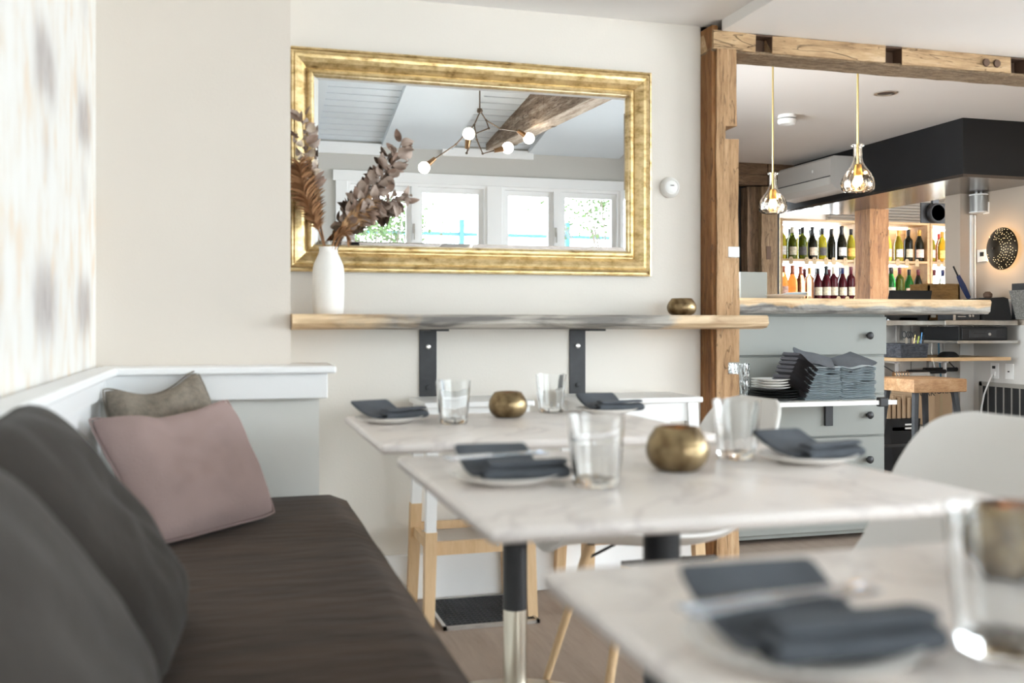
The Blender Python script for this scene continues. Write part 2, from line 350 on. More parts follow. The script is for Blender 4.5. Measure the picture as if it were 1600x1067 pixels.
def liveedge_mat(name, tone):
    """slab edge: tan heartwood with grey weathered patches"""
    m = bpy.data.materials.new(name); m.use_nodes = True; N = m.node_tree.nodes; L = m.node_tree.links
    b = N['Principled BSDF']; b.inputs['Roughness'].default_value = 0.6
    tc = N.new('ShaderNodeTexCoord'); mp = N.new('ShaderNodeMapping'); mp.inputs['Scale'].default_value = (2.0, 10, 16)
    L.new(tc.outputs['Object'], mp.inputs[0])
    nz = N.new('ShaderNodeTexNoise'); nz.inputs['Scale'].default_value = 2; nz.inputs['Detail'].default_value = 8; nz.inputs['Distortion'].default_value = 1.0
    L.new(mp.outputs[0], nz.inputs['Vector'])
    rp = N.new('ShaderNodeValToRGB'); e = rp.color_ramp.elements
    e[0].position = 0.3; e[0].color = (0.42, 0.26, 0.13, 1); e[1].position = 0.62; e[1].color = (0.80, 0.60, 0.37, 1)
    L.new(nz.outputs[0], rp.inputs[0])
    r2 = N.new('ShaderNodeValToRGB'); e = r2.color_ramp.elements
    e[0].position = 0.35; e[0].color = (0.13, 0.125, 0.12, 1); e[1].position = 0.7; e[1].color = (0.50, 0.47, 0.42, 1)
    L.new(nz.outputs[0], r2.inputs[0])
    sx = N.new('ShaderNodeSeparateXYZ'); L.new(tc.outputs['Object'], sx.inputs[0])
    n2 = N.new('ShaderNodeTexNoise'); n2.inputs['Scale'].default_value = 7; n2.inputs['Detail'].default_value = 5; L.new(tc.outputs['Object'], n2.inputs['Vector'])
    mix = N.new('ShaderNodeMix'); mix.data_type = 'RGBA'
    if tone == 'shelf':   # tan at the left end, grey in the middle, tan band at the right end
        q = N.new('ShaderNodeMath'); q.operation = 'MULTIPLY_ADD'; q.inputs[1].default_value = 0.5; L.new(n2.outputs[0], q.inputs[0]); L.new(sx.outputs[0], q.inputs[2])
        r3 = N.new('ShaderNodeValToRGB'); r3.color_ramp.interpolation = 'LINEAR'; e = r3.color_ramp.elements
        mr = N.new('ShaderNodeMapRange'); mr.inputs[1].default_value = 0.0; mr.inputs[2].default_value = 2.2; L.new(q.outputs[0], mr.inputs[0])
        e[0].position = 0.29; e[0].color = (0, 0, 0, 1); e[1].position = 0.84; e[1].color = (0.15, 0.15, 0.15, 1)
        x = e.new(0.36); x.color = (0.95, 0.95, 0.95, 1); x = e.new(0.80); x.color = (0.95, 0.95, 0.95, 1)
        L.new(mr.outputs[0], r3.inputs[0]); L.new(r3.outputs[0], mix.inputs[0])
    else:                 # bar: bark along the lower half
        q = N.new('ShaderNodeMath'); q.operation = 'MULTIPLY_ADD'; q.inputs[1].default_value = -0.06; L.new(n2.outputs[0], q.inputs[0]); L.new(sx.outputs[2], q.inputs[2])
        mr = N.new('ShaderNodeMapRange'); mr.inputs[1].default_value = -0.036; mr.inputs[2].default_value = -0.026; mr.inputs[3].default_value = 1; mr.inputs[4].default_value = 0
        L.new(q.outputs[0], mr.inputs[0]); L.new(mr.outputs[0], mix.inputs[0])
    L.new(rp.outputs[0], mix.inputs[6]); L.new(r2.outputs[0], mix.inputs[7]); L.new(mix.outputs[2], b.inputs['Base Color'])
    bp = N.new('ShaderNodeBump'); bp.inputs['Strength'].default_value = 0.6; bp.inputs['Distance'].default_value = 0.01
    L.new(nz.outputs[0], bp.inputs['Height']); L.new(bp.outputs[0], b.inputs['Normal'])
    return m
m_shelfedge = liveedge_mat('live_edge_shelf', 'shelf')
m_baredge = liveedge_mat('live_edge_bar', 'bar')
def wallpaper_mat():
    """white watercolour paper: grey-mauve blots in a half drop over pale streaks (object Y, Z)"""
    m = bpy.data.materials.new('watercolour_wallpaper'); m.use_nodes = True; N = m.node_tree.nodes; L = m.node_tree.links
    b = N['Principled BSDF']; b.inputs['Roughness'].default_value = 0.7
    tc = N.new('ShaderNodeTexCoord'); sx = N.new('ShaderNodeSeparateXYZ'); L.new(tc.outputs['Object'], sx.inputs[0])
    def mt(op, a, b_=None, c=None):
        n = N.new('ShaderNodeMath'); n.operation = op
        for i, v in enumerate((a, b_, c)):
            if v is None: continue
            if hasattr(v, 'is_linked'): L.new(v, n.inputs[i])
            else: n.inputs[i].default_value = v
        return n.outputs[0]
    nz = N.new('ShaderNodeTexNoise'); nz.inputs['Scale'].default_value = 14; nz.inputs['Detail'].default_value = 6
    mp = N.new('ShaderNodeMapping'); mp.inputs['Scale'].default_value = (1, 1.6, 0.45); L.new(tc.outputs['Object'], mp.inputs[0]); L.new(mp.outputs[0], nz.inputs['Vector'])
    wob = mt('MULTIPLY', mt('SUBTRACT', nz.outputs[0], 0.5), 0.12)
    y = mt('SUBTRACT', mt('PINGPONG', mt('ADD', mt('ADD', sx.outputs[1], wob), 9.98), 0.31), 0.0)
    yb = mt('DIVIDE', y, 0.15)
    zz = mt('WRAP', mt('ADD', sx.outputs[2], mt('MULTIPLY', wob, 0.6)), 0.78, 1.31)
    z1 = mt('DIVIDE', mt('SUBTRACT', zz, 1.052), 0.088)
    g1 = mt('POWER', 2.718, mt('MULTIPLY', mt('ADD', mt('POWER', mt('ABSOLUTE', yb), 4.0), mt('POWER', mt('ABSOLUTE', z1), 3.0)), -1.3))
    z2 = mt('DIVIDE', mt('SUBTRACT', zz, 0.86), 0.07)
    g2 = mt('POWER', 2.718, mt('MULTIPLY', mt('ADD', mt('POWER', mt('ABSOLUTE', mt('DIVIDE', y, 0.07)), 2.0), mt('POWER', mt('ABSOLUTE', z2), 2.0)), -1.0))
    n3 = N.new('ShaderNodeTexNoise'); n3.inputs['Scale'].default_value = 40; n3.inputs['Detail'].default_value = 5; L.new(mp.outputs[0], n3.inputs['Vector'])
    blot = mt('MULTIPLY', mt('ADD', mt('MULTIPLY', g1, 1.0), mt('MULTIPLY', g2, 0.35)), mt('ADD', n3.outputs[0], 0.25))
    n4 = N.new('ShaderNodeTexNoise'); n4.inputs['Scale'].default_value = 5; n4.inputs['Detail'].default_value = 5
    mp2 = N.new('ShaderNodeMapping'); mp2.inputs['Scale'].default_value = (1, 2.6, 1.3); L.new(tc.outputs['Object'], mp2.inputs[0]); L.new(mp2.outputs[0], n4.inputs['Vector'])
    rp = N.new('ShaderNodeValToRGB'); e = rp.color_ramp.elements
    e[0].position = 0.35; e[0].color = (0.76, 0.75, 0.72, 1); e[1].position = 0.66; e[1].color = (0.72, 0.62, 0.51, 1)
    x = e.new(0.5); x.color = (0.74, 0.72, 0.68, 1); x = e.new(0.58); x.color = (0.72, 0.675, 0.61, 1)
    L.new(n4.outputs[0], rp.inputs[0])
    mix = N.new('ShaderNodeMix'); mix.data_type = 'RGBA'; mix.clamp_factor = True
    L.new(blot, mix.inputs[0]); L.new(rp.outputs[0], mix.inputs[6]); mix.inputs[7].default_value = (0.34, 0.30, 0.29, 1)
    L.new(mix.outputs[2], b.inputs['Base Color']); return m
m_paperwall = wallpaper_mat()

# ------------------------------------------------------------------ room shell
struct(B().box(-0.6, 7.6, -2.3, 9.0, -0.1, 0).obj('floor', m_floor), 'light brown wooden floor of the dining room and bar')
# west wall: wallpaper above, beadboard below
struct(B().box(-0.55, -0.389, -2.2, 3.6, 0.86, 4.0).obj('wall_west', m_paperwall), 'left wall papered in a white watercolour pattern with grey blots')
b = B().box(-0.55, -0.372, -2.2, 3.25, 0, 0.87)
y = -2.0
while y < 3.2:
    b.box(-0.373, -0.364, y, y + 0.032, 0.1, 0.8, 0.003); y += 0.038
struct(b.obj('wall_west_wainscot', m_trim), 'white beadboard wainscot below the wallpaper')
struct(B().box(-0.372, -0.31, -2.0, 3.2, 0.852, 0.875, 0.004).box(-0.372, -0.345, -2.0, 3.2, 0.79, 0.852).obj('trim_1', m_trim), 'white ledge along the papered left wall')
# north-west stub wall
struct(B().box(-0.389, 0.197, 3.3, 3.62, 0.86, 4.0).obj('wall_northwest', m_wall_shaded), 'cream wall section left of the mirror')
struct(B().box(-0.389, 0.28, 3.2, 3.62, 0, 0.86).obj('wall_northwest_lower', m_grey), 'pale grey half wall behind the bench end')
struct(B().box(-0.37, 0.326, 3.12, 3.4, 0.851, 0.874, 0.006, 2).box(-0.37, 0.302, 3.15, 3.4, 0.772, 0.851, 0.002).obj('trim_2', m_trim), 'white ledge with a deep apron board under the cream wall')
# north wall with mirror
struct(B().box(0.1, 1.809, 3.6, 3.75, 0, 2.3).obj('wall_north', m_wall), 'white wall that carries the gold mirror')
struct(B().box(0.28, 1.809, 3.578, 3.6, 0, 0.165, 0.003).obj('baseboard_north', m_trim), 'tall white baseboard under the mirror wall')
# ceiling of the dining room: flat band by the mirror wall, then the pitched boarded part
struct(B().box(-0.6, 5.4, 2.4, 3.66, 2.187, 2.3).obj('ceiling', m_ceil), 'white flat ceiling above the mirror wall')
struct(B().box(1.85, 5.4, 2.5, 3.5, 2.145, 2.187).obj('ceiling_soffit', m_ceil), 'white dropped soffit in front of the timber header')
struct(B().box(-0.6, 5.4, 2.4, 2.46, 2.3, 3.75).obj('wall_riser', m_greige), 'wall above the flat ceiling band')
def zc(y): return 2.655 + 0.2 * (y + 2.06)
c_n = 1
cl = B()
cl.quad((-0.6, -2.2, zc(-2.2) + 0.075), (5.5, -2.2, zc(-2.2) + 0.075), (5.5, 2.46, zc(2.46) + 0.075), (-0.6, 2.46, zc(2.46) + 0.075))
c_s = cl.obj('ceiling_pitched', m_iron); solid(c_s, 0.08, 1 if c_n > 0 else -1); struct(c_s, 'pitched ceiling of white boards seen in the mirror')
def strip(x0, x1, yy0, yy1, dz, th):
    q = B(); vs = []
    for (x, yy) in ((x0, yy0), (x1, yy0), (x1, yy1), (x0, yy1)):
        vs.append((x, yy, zc(yy) + dz))
    lo = [q.bm.verts.new(v) for v in vs]; hi = [q.bm.verts.new((v[0], v[1], v[2] + th)) for v in vs]
    for k in range(4): q.bm.faces.new((lo[k], lo[(k + 1) % 4], hi[(k + 1) % 4], hi[k]))
    q.bm.faces.new(lo[::-1]); q.bm.faces.new(hi); return q
for (x0, x1) in ((0.77, 1.38), (2.05, 2.80)):
    yy = -2.06; k = 0
    while yy < 0.6:
        strip(x0, x1, yy + 0.009, yy + 0.116, 0.042, 0.02).obj('shiplap_board', m_bluewhite, c_s); yy += 0.125; k += 1
for (x0, x1) in ((-0.4, 0.77), (1.38, 2.05), (2.80, 3.75), (4.4, 5.4)):
    strip(x0, x1, -2.06, 2.4, 0.0, 0.058).obj('flat_panel', m_bluewhite, c_s)
struct(B().box(0.5, 1.38, -2.06, -2.03, 2.575, 2.68, 0.004).box(1.95, 2.85, -2.06, -2.03, 2.60, 2.68, 0.004).obj('trim_3', m_trim), 'white crown board where window wall meets ceiling')
# south window wall (seen in the mirror)
sw = B()
sw.box(-0.6, 1.04, -2.2, -2.06, 0, 2.75).box(1.04, 5.3, -2.2, -2.06, 0, 0.45).box(1.04, 5.3, -2.2, -2.06, 2.34, 2.75).box(2.40, 2.52, -2.2, -2.06, 0.45, 2.34).box(3.76, 3.9, -2.2, -2.06, 0.45, 2.34)
struct(sw.obj('wall_south', m_greige), 'greige wall above the windows seen in the mirror')
struct(B().box(0.93, 5.3, -2.06, -2.03, 2.328, 2.425, 0.003).box(0.955, 1.06, -2.06, -2.035, 0.45, 2.328, 0.003).box(2.385, 2.535, -2.06, -2.035, 0.45, 2.328, 0.003).box(3.75, 3.92, -2.06, -2.035, 0.45, 2.328, 0.003).box(0.9, 5.3, -2.06, -2.0, 0.41, 0.45, 0.003).obj('trim_4', m_trim), 'white casing boards round the windows in the mirror')
def casement(n, x0, x1, xs0, xs1, label):
    """frame with two sashes meeting at a mullion xs0..xs1"""
    f = B()
    f.box(x0, x0 + 0.03, -2.16, -2.05, 0.45, 2.335).box(x1 - 0.03, x1, -2.16, -2.05, 0.45, 2.335).box(x0 + 0.001, x1 - 0.001, -2.159, -2.052, 2.30, 2.334).box(x0 + 0.001, x1 - 0.001, -2.159, -2.052, 0.451, 0.49).box(xs0, xs1, -2.158, -2.048, 0.452, 2.333)
    fr = f.obj('window_%d' % n, m_trim); struct(fr, label)
    for (a, c) in ((x0 + 0.03, xs0), (xs1, x1 - 0.03)):
        s = B(); s.box(a, a + 0.045, -2.13, -2.08, 0.49, 2.30).box(c - 0.045, c, -2.13, -2.08, 0.49, 2.30).box(a + 0.001, c - 0.001, -2.129, -2.082, 2.25, 2.299).box(a + 0.001, c - 0.001, -2.129, -2.082, 0.491, 0.55)
        so = s.obj('sash', m_trim, fr)
        B().box(a + 0.04, c - 0.04, -2.108, -2.103, 0.54, 2.26).obj('pane', m_pane, so)
    B().box(xs0 + 0.012, xs0 + 0.03, -2.05, -2.035, 1.86, 1.95, 0.003).box(xs0 + 0.018, xs0 + 0.026, -2.04, -2.02, 1.80, 1.90, 0.003).obj('latch', m_steel, fr)
casement(1, 1.06, 2.385, 1.66, 1.72, 'left white double window reflected in the mirror')
casement(2, 2.535, 3.75, 3.06, 3.14, 'right white double window reflected in the mirror')
casement(3, 3.92, 5.2, 4.53, 4.60, 'white window at the far right edge of the mirror')
# east wall, unseen garden doors in front part, opening widened for more light
ew = B()
ew.box(5.3, 5.45, -2.2, -1.2, 0, 3.8).box(5.3, 5.45, 3.2, 6.28, 0, 2.5).box(5.3, 5.45, 2.2, 2.5, 2.5, 3.8).box(5.3, 5.45, -1.2, 2.2, 2.25, 3.8).box(5.3, 5.45, 2.2, 3.2, 2.25, 2.5).box(5.3, 5.45, -1.2, 3.2, 0, 0.06)
struct(ew.obj('wall_east', m_beige), 'beige side wall behind the sconce')
dr = B()
for yy in (-1.2, -0.12, 0.96, 2.04, 3.12): dr.box(5.33, 5.40, yy, yy + 0.08, 0.12, 2.25)
dr.box(5.33, 5.40, -1.2, 3.2, 2.17, 2.25).box(5.33, 5.40, -1.2, 3.2, 0.06, 0.14)
d_o = struct(dr.obj('door_1', m_trim), 'white glazed garden doors')
B().box(5.362, 5.367, -1.15, 3.15, 0.13, 2.2).obj('pane', m_pane, d_o)
# bar end of the building
struct(B().box(1.66, 7.2, 3.66, 8.7, 2.35, 2.45).box(1.82, 5.4, 3.60, 3.70, 2.187, 2.45).obj('ceiling_bar', m_ceilbar), 'greyish white ceiling over the bar')
struct(B().box(1.66, 1.809, 3.75, 3.8, 0, 2.4).box(1.66, 1.809, 5.7, 7.6, 0, 2.4).box(1.66, 1.809, 3.8, 5.7, 0, 0.3).box(1.66, 1.809, 3.8, 5.7, 2.25, 2.4).obj('wall_bar_west', m_wall), 'side wall of the bar')
w5 = B()  # added unseen window that lets extra daylight into the bar
for yy in (3.8, 4.71, 5.62): w5.box(1.68, 1.76, yy, yy + 0.08, 0.3, 2.25)
w5.box(1.68, 1.76, 3.8, 5.7, 2.18, 2.25).box(1.68, 1.76, 3.8, 5.7, 0.3, 0.37)
w5o = struct(w5.obj('window_5', m_trim), 'added unseen window in the side wall that brightens the bar'); B().box(1.715, 1.72, 3.85, 5.65, 0.35, 2.2).obj('pane', m_pane, w5o)
struct(B().box(1.7, 4.50, 7.58, 7.7, 0, 2.4).box(4.42, 4.475, 7.45, 7.8, 0, 2.0).obj('wall_bar_north', m_black), 'black wall behind the old timber frame')
fw = B().box(4.4, 4.75, 8.4, 8.5, 0, 2.4).box(4.75, 7.2, 8.4, 8.5, 0, 0.9).box(4.75, 7.2, 8.4, 8.5, 1.97, 2.4)
struct(fw.obj('wall_shop_north', m_white), 'shop wall with bright window behind the wine shelves')
struct(B().box(7.1, 7.2, 6.2, 8.5, 0, 2.4).obj('wall_shop_east', m_white), 'side wall of the wine corner')
gl = B()
for x in (5.02, 5.62, 6.25, 6.9): gl.box(x, x + 0.03, 8.40, 8.47, 0.9, 1.97)
g_o = struct(gl.obj('window_4', m_trim), 'bright shop window behind the wine bottles')
B().box(4.75, 7.1, 8.43, 8.436, 0.9, 1.97).obj('pane', m_pane, g_o)
# slatted wall band above the right wine rack
sl = B()
for k in range(14): sl.box(5.55, 7.1, 8.33, 8.40, 1.945 + k * 0.029, 1.945 + k * 0.029 + 0.024)
struct(sl.obj('wall_shop_slats', m_dimgrey), 'white horizontal slats above the right wine shelves')
# black bulkhead
bk = B().box(4.60, 5.25, 5.42, 7.56, 1.985, 2.349).box(5.25, 5.298, 5.42, 6.12, 1.985, 2.349)
bko = bk.obj('bulkhead', m_black); tag(bko, 'large black boxed bulkhead hanging under the bar ceiling', 'bulkhead')
bko['kind'] = 'thing'
B().box(4.60, 5.25, 5.42, 7.56, 1.965, 1.985).box(5.25, 5.298, 5.42, 6.12, 1.965, 1.985).obj('underside_panel', m_under, bko)
# pilaster and knee wall
struct(B().box(5.165, 5.3, 6.115, 6.285, 0, 1.0).obj('wall_pilaster_lower', m_cabdark), 'dark grey lower wall end under the steel counter')
struct(B().box(5.17, 5.3, 6.12, 6.28, 1.0, 1.965).obj('wall_pilaster', m_beige), 'beige wall end between wine corner and sconce')
kw = struct(B().box(3.9, 5.3, 6.30, 6.36, 0, 1.0).obj('wall_bar', m_cabdark), 'dark grey boarded wall below the steel counter')
for k in range(10): B().box(3.9 + k * 0.14, 4.034 + k * 0.14, 6.285, 6.30, 0, 1.0, 0.003).obj('wall_board', m_cabdark, kw)
struct(B().box(5.285, 5.3, 5.4, 6.285, 0, 1.0).obj('wall_east_lower', m_cabdark), 'dark grey lower part of the sconce wall')
cd = thing('wire_conduit', 'white vertical cable conduit running up the wall end', 'conduit', (5.25, 6.10, 1.0))
B().box(0.0, 0.022, 0.0, 0.02, 0.0, 0.81, 0.003).obj('channel', m_white, cd)
B().box(0.032, 0.046, 0.0, 0.02, 0.0, 0.81, 0.003).obj('channel', m_white, cd)

# outside: terrace, railing, shrubs and bare trees
struct(B().box(-8, 14, -16, -2.3, -0.12, -0.02).obj('ground', m_terrace), 'bright terrace outside the windows')
fn = thing('garden_railing', 'blue painted garden railing seen through the reflected windows', 'railing', (3, -5.9, 0))
for k in range(7): B().box(-4.5 + k * 1.5, -4.44 + k * 1.5, -0.05, 0.05, 0, 2.42).obj('post', m_blue, fn)
for zz in (2.04, 2.20): B().box(-4.8, 5.0, -0.03, 0.03, zz, zz + 0.045).obj('rail', m_blue, fn)
def bush(x, y, z0, rad, n, label, leafm):
    t = thing('garden_shrub', label, 'shrub', (x, y, 0))
    st = B(); lf = B(); rr = random.Random(int(x * 10) + n)
    for k in range(n // 10):
        a = rr.uniform(0, 2 * PI); el = rr.uniform(0.2, 1.3)
        e = Vector((math.cos(a) * math.cos(el), math.sin(a) * math.cos(el), math.sin(el))) * rad * rr.uniform(0.7, 1)
        mid = Vector((e.x * 0.4, e.y * 0.4, z0 * 0.8)); (st.tube([(0, 0, 0), mid, Vector((0, 0, z0)) + e], [0.014, 0.008, 0.003], 5) if k % 5 == 0 else None)
        for q in range(10):
            p = Vector((0, 0, z0)) + e * rr.uniform(0.3, 1.0) + Vector([rr.gauss(0, rad * 0.14) for _ in range(3)])
            d = Vector([rr.gauss(0, 1) for _ in range(3)]).normalized(); s = d.orthogonal().normalized()
            L_ = rr.uniform(0.03, 0.07)
            lf.quad(p, p + d * L_ * 0.5 + s * L_ * 0.3, p + d * L_, p + d * L_ * 0.5 - s * L_ * 0.3)
    st.obj('stem', m_bark, t)
    o = lf.obj('foliage', leafm, t); o['kind'] = 'stuff'
bush(1.7, -4.3, 1.9, 0.8, 1500, 'leafy green shrub outside the left reflected window', m_green)
bush(4.6, -4.3, 2.2, 1.1, 1900, 'leafy green shrub outside the right reflected window', m_green)
bush(2.9, -8.0, 2.9, 1.5, 500, 'sparse bare tree behind the blue railing', m_bark)

# ------------------------------------------------------------------ timber frame between dining room and bar
tp = thing('timber_post', 'rough reclaimed timber post with notches at the end of the mirror wall', 'timber post', (1.81, 3.5, 0))
segs = [(0.0, 0.807, 0.115), (0.807, 0.857, 0.068), (0.857, 1.263, 0.115), (1.263, 1.308, 0.066), (1.308, 1.725, 0.113), (1.725, 1.775, 0.055), (1.775, 2.08, 0.104)]
pb = B()
for (z0, z1, wd) in segs:
    n = max(1, int((z1 - z0) / 0.06))
    for k in range(n):
        pb.box(0.018, wd, 0.0, 0.16, z0 + (z1 - z0) * k / n, z0 + (z1 - z0) * (k + 1) / n)
o = pb.obj('body', m_old, tp, merge=0.0005); rough_up(o, 0.004, 7)
o = B().box(0.0, 0.03, 0.01, 0.16, 0, 2.17, 0.004).obj('edge_strip', m_oldorange, tp); rough_up(o, 0.002, 5)
hd = thing('timber_header', 'rough hewn timber header with mortise pockets over the bar opening', 'timber beam', (1.81, 3.5, 2.075))
cuts = [(0.185, 0.262), (0.780, 0.863), (1.405, 1.48), (2.2, 2.28), (3.0, 3.08)]
hb = B(); xs = 0.0
for (a, c) in cuts + [(3.48, 3.48)]:
    n = max(1, int((a - xs) / 0.09))
    for k in range(n):
        hb.box(xs + (a - xs) * k / n, xs + (a - xs) * (k + 1) / n, 0.0, 0.07, 0.0, 0.07)
    if c > a: B().box(a, c, 0.060, 0.0695, -0.002, 0.068).box(a, c, 0.004, 0.07, 0.064, 0.0695).box(a - 0.002, a + 0.001, 0.004, 0.07, 0.0, 0.068).box(c - 0.001, c + 0.002, 0.004, 0.07, 0.0, 0.068).obj('mortise', m_stem, hd)  # dark lining plates put the pocket's shade into the colour
    xs = c
for k in range(40): hb.box(3.48 * k / 40, 3.48 * (k + 1) / 40, 0.07, 0.165, 0.0, 0.07)
o = hb.obj('body', m_oldx, hd, merge=0.0005); rough_up(o, 0.005, 6)
hu = B()
for k in range(60): hu.box(3.48 * k / 60, 3.48 * (k + 1) / 60, 0.008, 0.16, -0.008, 0.004)
o = hu.obj('underside', m_dark_under, hd, merge=0.0005); rough_up(o, 0.003, 30)  # underside faced in a darker, rougher wood tone than the front
for x in (1.275, 1.33): B().lathe([(0.016, 0), (0.018, 0.006)], (x, -0.008, 0.035), 10, 'Y').obj('bolt_hole', m_stem, hd)
tw = B().box(1.876, 1.925, 3.497, 3.51, 1.265, 1.306, 0.002).box(1.921, 1.933, 3.53, 3.56, 1.075, 1.33, 0.002)
tag(tw.obj('light_switch_box', m_white), 'small white plate set in a notch of the timber post', 'switch')
# reclaimed beam in the pitched ceiling
rb = thing('ceiling_beam', 'weathered reclaimed beam under the pitched ceiling seen in the mirror', 'timber beam', (2.44, -1.98, 2.66))
bb = B()
for k in range(36): bb.box(-0.085, 0.085, k * 0.12, (k + 1) * 0.12, 0, 0.10 + k * 0.024)
o = bb.obj('body', m_beamgrey, rb, merge=0.0005); rough_up(o, 0.007, 5)
rb.rotation_euler = (0, 0, math.radians(-4.7))
o = B().box(-0.08, 0.08, 0.01, 4.28, -0.006, 0.004).obj('underside', m_pale_under, rb)  # underside strip in a paler wood tone than the beam body
for k in range(3): B().box(0.05, 0.088, 0.35 + k * 0.45, 0.40 + k * 0.45, -0.006, 0.02).obj('mortise', m_stem, rb)

# ------------------------------------------------------------------ mirror
mr_ = thing('wall_mirror', 'wide rectangular mirror in an aged gold frame above the wooden shelf', 'mirror', (0.2, 3.6, 1.19))
W_, H_ = 1.385, 0.79; fwd = 0.092
prof = [(0, 0.010), (0, 0.026), (0.006, 0.030), (0.014, 0.029), (0.020, 0.024), (0.0205, 0.010), (0.0245, 0.010), (0.025, 0.020), (0.040, 0.033), (0.055, 0.040), (0.064, 0.042), (0.066, 0.037), (0.073, 0.041), (0.078, 0.037), (0.0785, 0.014), (0.0845, 0.014), (0.085, 0.031), (0.092, 0.029), (0.092, 0.0)]
def rail(side):
    q = B(); rows = []
    for (t, d) in prof:
        if side == 'bottom': a, c = (fwd - t, fwd - t), (W_ - fwd + t, fwd - t)
        if side == 'top': a, c = (fwd - t, H_ - fwd + t), (W_ - fwd + t, H_ - fwd + t)
        if side == 'left': a, c = (fwd - t, fwd - t), (fwd - t, H_ - fwd + t)
        if side == 'right': a, c = (W_ - fwd + t, fwd - t), (W_ - fwd + t, H_ - fwd + t)
        rows.append([q.bm.verts.new((a[0] + (c[0] - a[0]) * s / 8, -d, a[1] + (c[1] - a[1]) * s / 8)) for s in range(9)])
    for r0, r1 in zip(rows, rows[1:]):
        for s in range(8): q.bm.faces.new((r0[s], r0[s + 1], r1[s + 1], r1[s]))
    return q.obj('frame_rail', m_gold, mr_, smooth=False)
for s in ('bottom', 'top', 'left', 'right'): rail(s)
q = B(); bv = 0.022; x0, x1, z0, z1 = fwd - 0.004, W_ - fwd + 0.004, fwd - 0.004, H_ - fwd + 0.004
ou = [(x0, -0.0105, z0), (x1, -0.0105, z0), (x1, -0.0105, z1), (x0, -0.0105, z1)]
inn = [(x0 + bv, -0.015, z0 + bv), (x1 - bv, -0.015, z0 + bv), (x1 - bv, -0.015, z1 - bv), (x0 + bv, -0.015, z1 - bv)]
q.quad(*inn)
for k in range(4): q.quad(ou[k], ou[(k + 1) % 4], inn[(k + 1) % 4], inn[k])
q.obj('mirror_glass', m_mirror, mr_, merge=0.00001)

# ------------------------------------------------------------------ wooden wall shelf with brackets
sh = thing('wall_shelf', 'long live-edge wooden shelf under the mirror, grey and tan', 'shelf', (0, 3.6, 1.0))
q = B(); n = 60
def shelf_pt(i, j):
    x = 0.2 + 1.705 * i / n
    lim = 0.0 if x < 1.80 else -0.115
    w0 = 0.012 * mnoise.noise(Vector((x * 2.3, 1, 0))); w1 = 0.006 * mnoise.noise(Vector((x * 9, 4, 0)))
    front = -0.35 + w0
    tk = 0.004 * mnoise.noise(Vector((x * 3, 9, 2)))
    P = [(lim, 0.036), (front + 0.006, 0.036), (front, 0.030 + w1 * 0.2), (front - 0.004 + w1, 0.006), (front + 0.012 + w1, -0.008 + tk), (front + 0.05 + w1, -0.014 + tk), (lim, -0.014)]
    return (x,) + P[j % 7]
vs = [[q.bm.verts.new(shelf_pt(i, j)) for j in range(7)] for i in range(n + 1)]
for i in range(n):
    for j in range(7): q.bm.faces.new((vs[i][j], vs[i + 1][j], vs[i + 1][(j + 1) % 7], vs[i][(j + 1) % 7]))
q.bm.faces.new(vs[0]); q.bm.faces.new(vs[-1][::-1])
q.obj('slab', m_shelfedge, sh)
for (x, lab) in ((0.676, 'left'), (1.257, 'right')):
    t = thing('shelf_bracket', 'black flat iron %s bracket under the wooden shelf' % lab, 'bracket', (x, 3.6, 0.986))
    B().box(0, 0.064, -0.006, 0.0, -0.265, 0, 0.001).box(0, 0.064, -0.22, 0, -0.007, 0, 0.001).obj('angle', m_iron, t)
    B().lathe([(0.004, 0), (0.009, 0.001), (0.009, 0.004), (0.004, 0.006)], (0.032, -0.012, -0.065), 12, 'Y').obj('screw', m_steel, t)
    B().lathe([(0.004, 0), (0.009, 0.001), (0.009, 0.004), (0.004, 0.006)], (0.032, -0.012, -0.215), 12, 'Y').obj('screw', m_iron, t)

# ------------------------------------------------------------------ vase and dried plants
v = tag(B().lathe([(0.046, 0), (0.051, 0.006), (0.053, 0.03), (0.054, 0.10), (0.053, 0.155), (0.050, 0.172), (0.040, 0.195), (0.032, 0.212), (0.031, 0.226), (0.034, 0.232), (0.029, 0.232), (0.026, 0.215), (0.034, 0.19), (0.046, 0.16), (0.046, 0.02), (0.0, 0.015)], n=40).obj('vase', m_vase, loc=(0.334, 3.46, 1.036), smooth=True), 'tall matt white ceramic vase on the left end of the shelf', 'vase')
def leaf_mesh(name, L_, Wd, cup, mat, serr=0):
    q = B(); n = 8; rows = []
    for i in range(n + 1):
        t = i / n; wd = Wd * math.sin(PI * min(1, t ** 0.8)) ** 0.8 * (1 - 0.15 * serr * (i % 2))
        z = cup * L_ * math.sin(PI * t) * 0.5 - 0.12 * L_ * t * t
        rows.append([q.bm.verts.new((s * wd, L_ * t, z + abs(s) * wd * 0.5)) for s in (-1, -0.5, 0, 0.5, 1)])
    for a, c in zip(rows, rows[1:]):
        for k in range(4): q.bm.faces.new((a[k], a[k + 1], c[k + 1], c[k]))
    bmesh.ops.remove_doubles(q.bm, verts=q.bm.verts, dist=0.0002)
    me = bpy.data.meshes.new(name); q.bm.to_mesh(me); q.bm.free(); me.materials.append(mat)
    for p in me.polygons: p.use_smooth = True
    return me
lm_a = leaf_mesh('leaf', 0.046, 0.015, 0.3, m_leaf); lm_b = leaf_mesh('leaf', 0.050, 0.014, -0.3, m_leafd); lm_p = leaf_mesh('leaf', 0.040, 0.014, 0.4, m_pale)
lm_t = leaf_mesh('leaflet', 0.050, 0.008, 0.2, m_tan); lm_r = leaf_mesh('leaflet', 0.055, 0.009, 0.2, m_tand)
BASE = Vector((0.334, 3.46, 1.10))
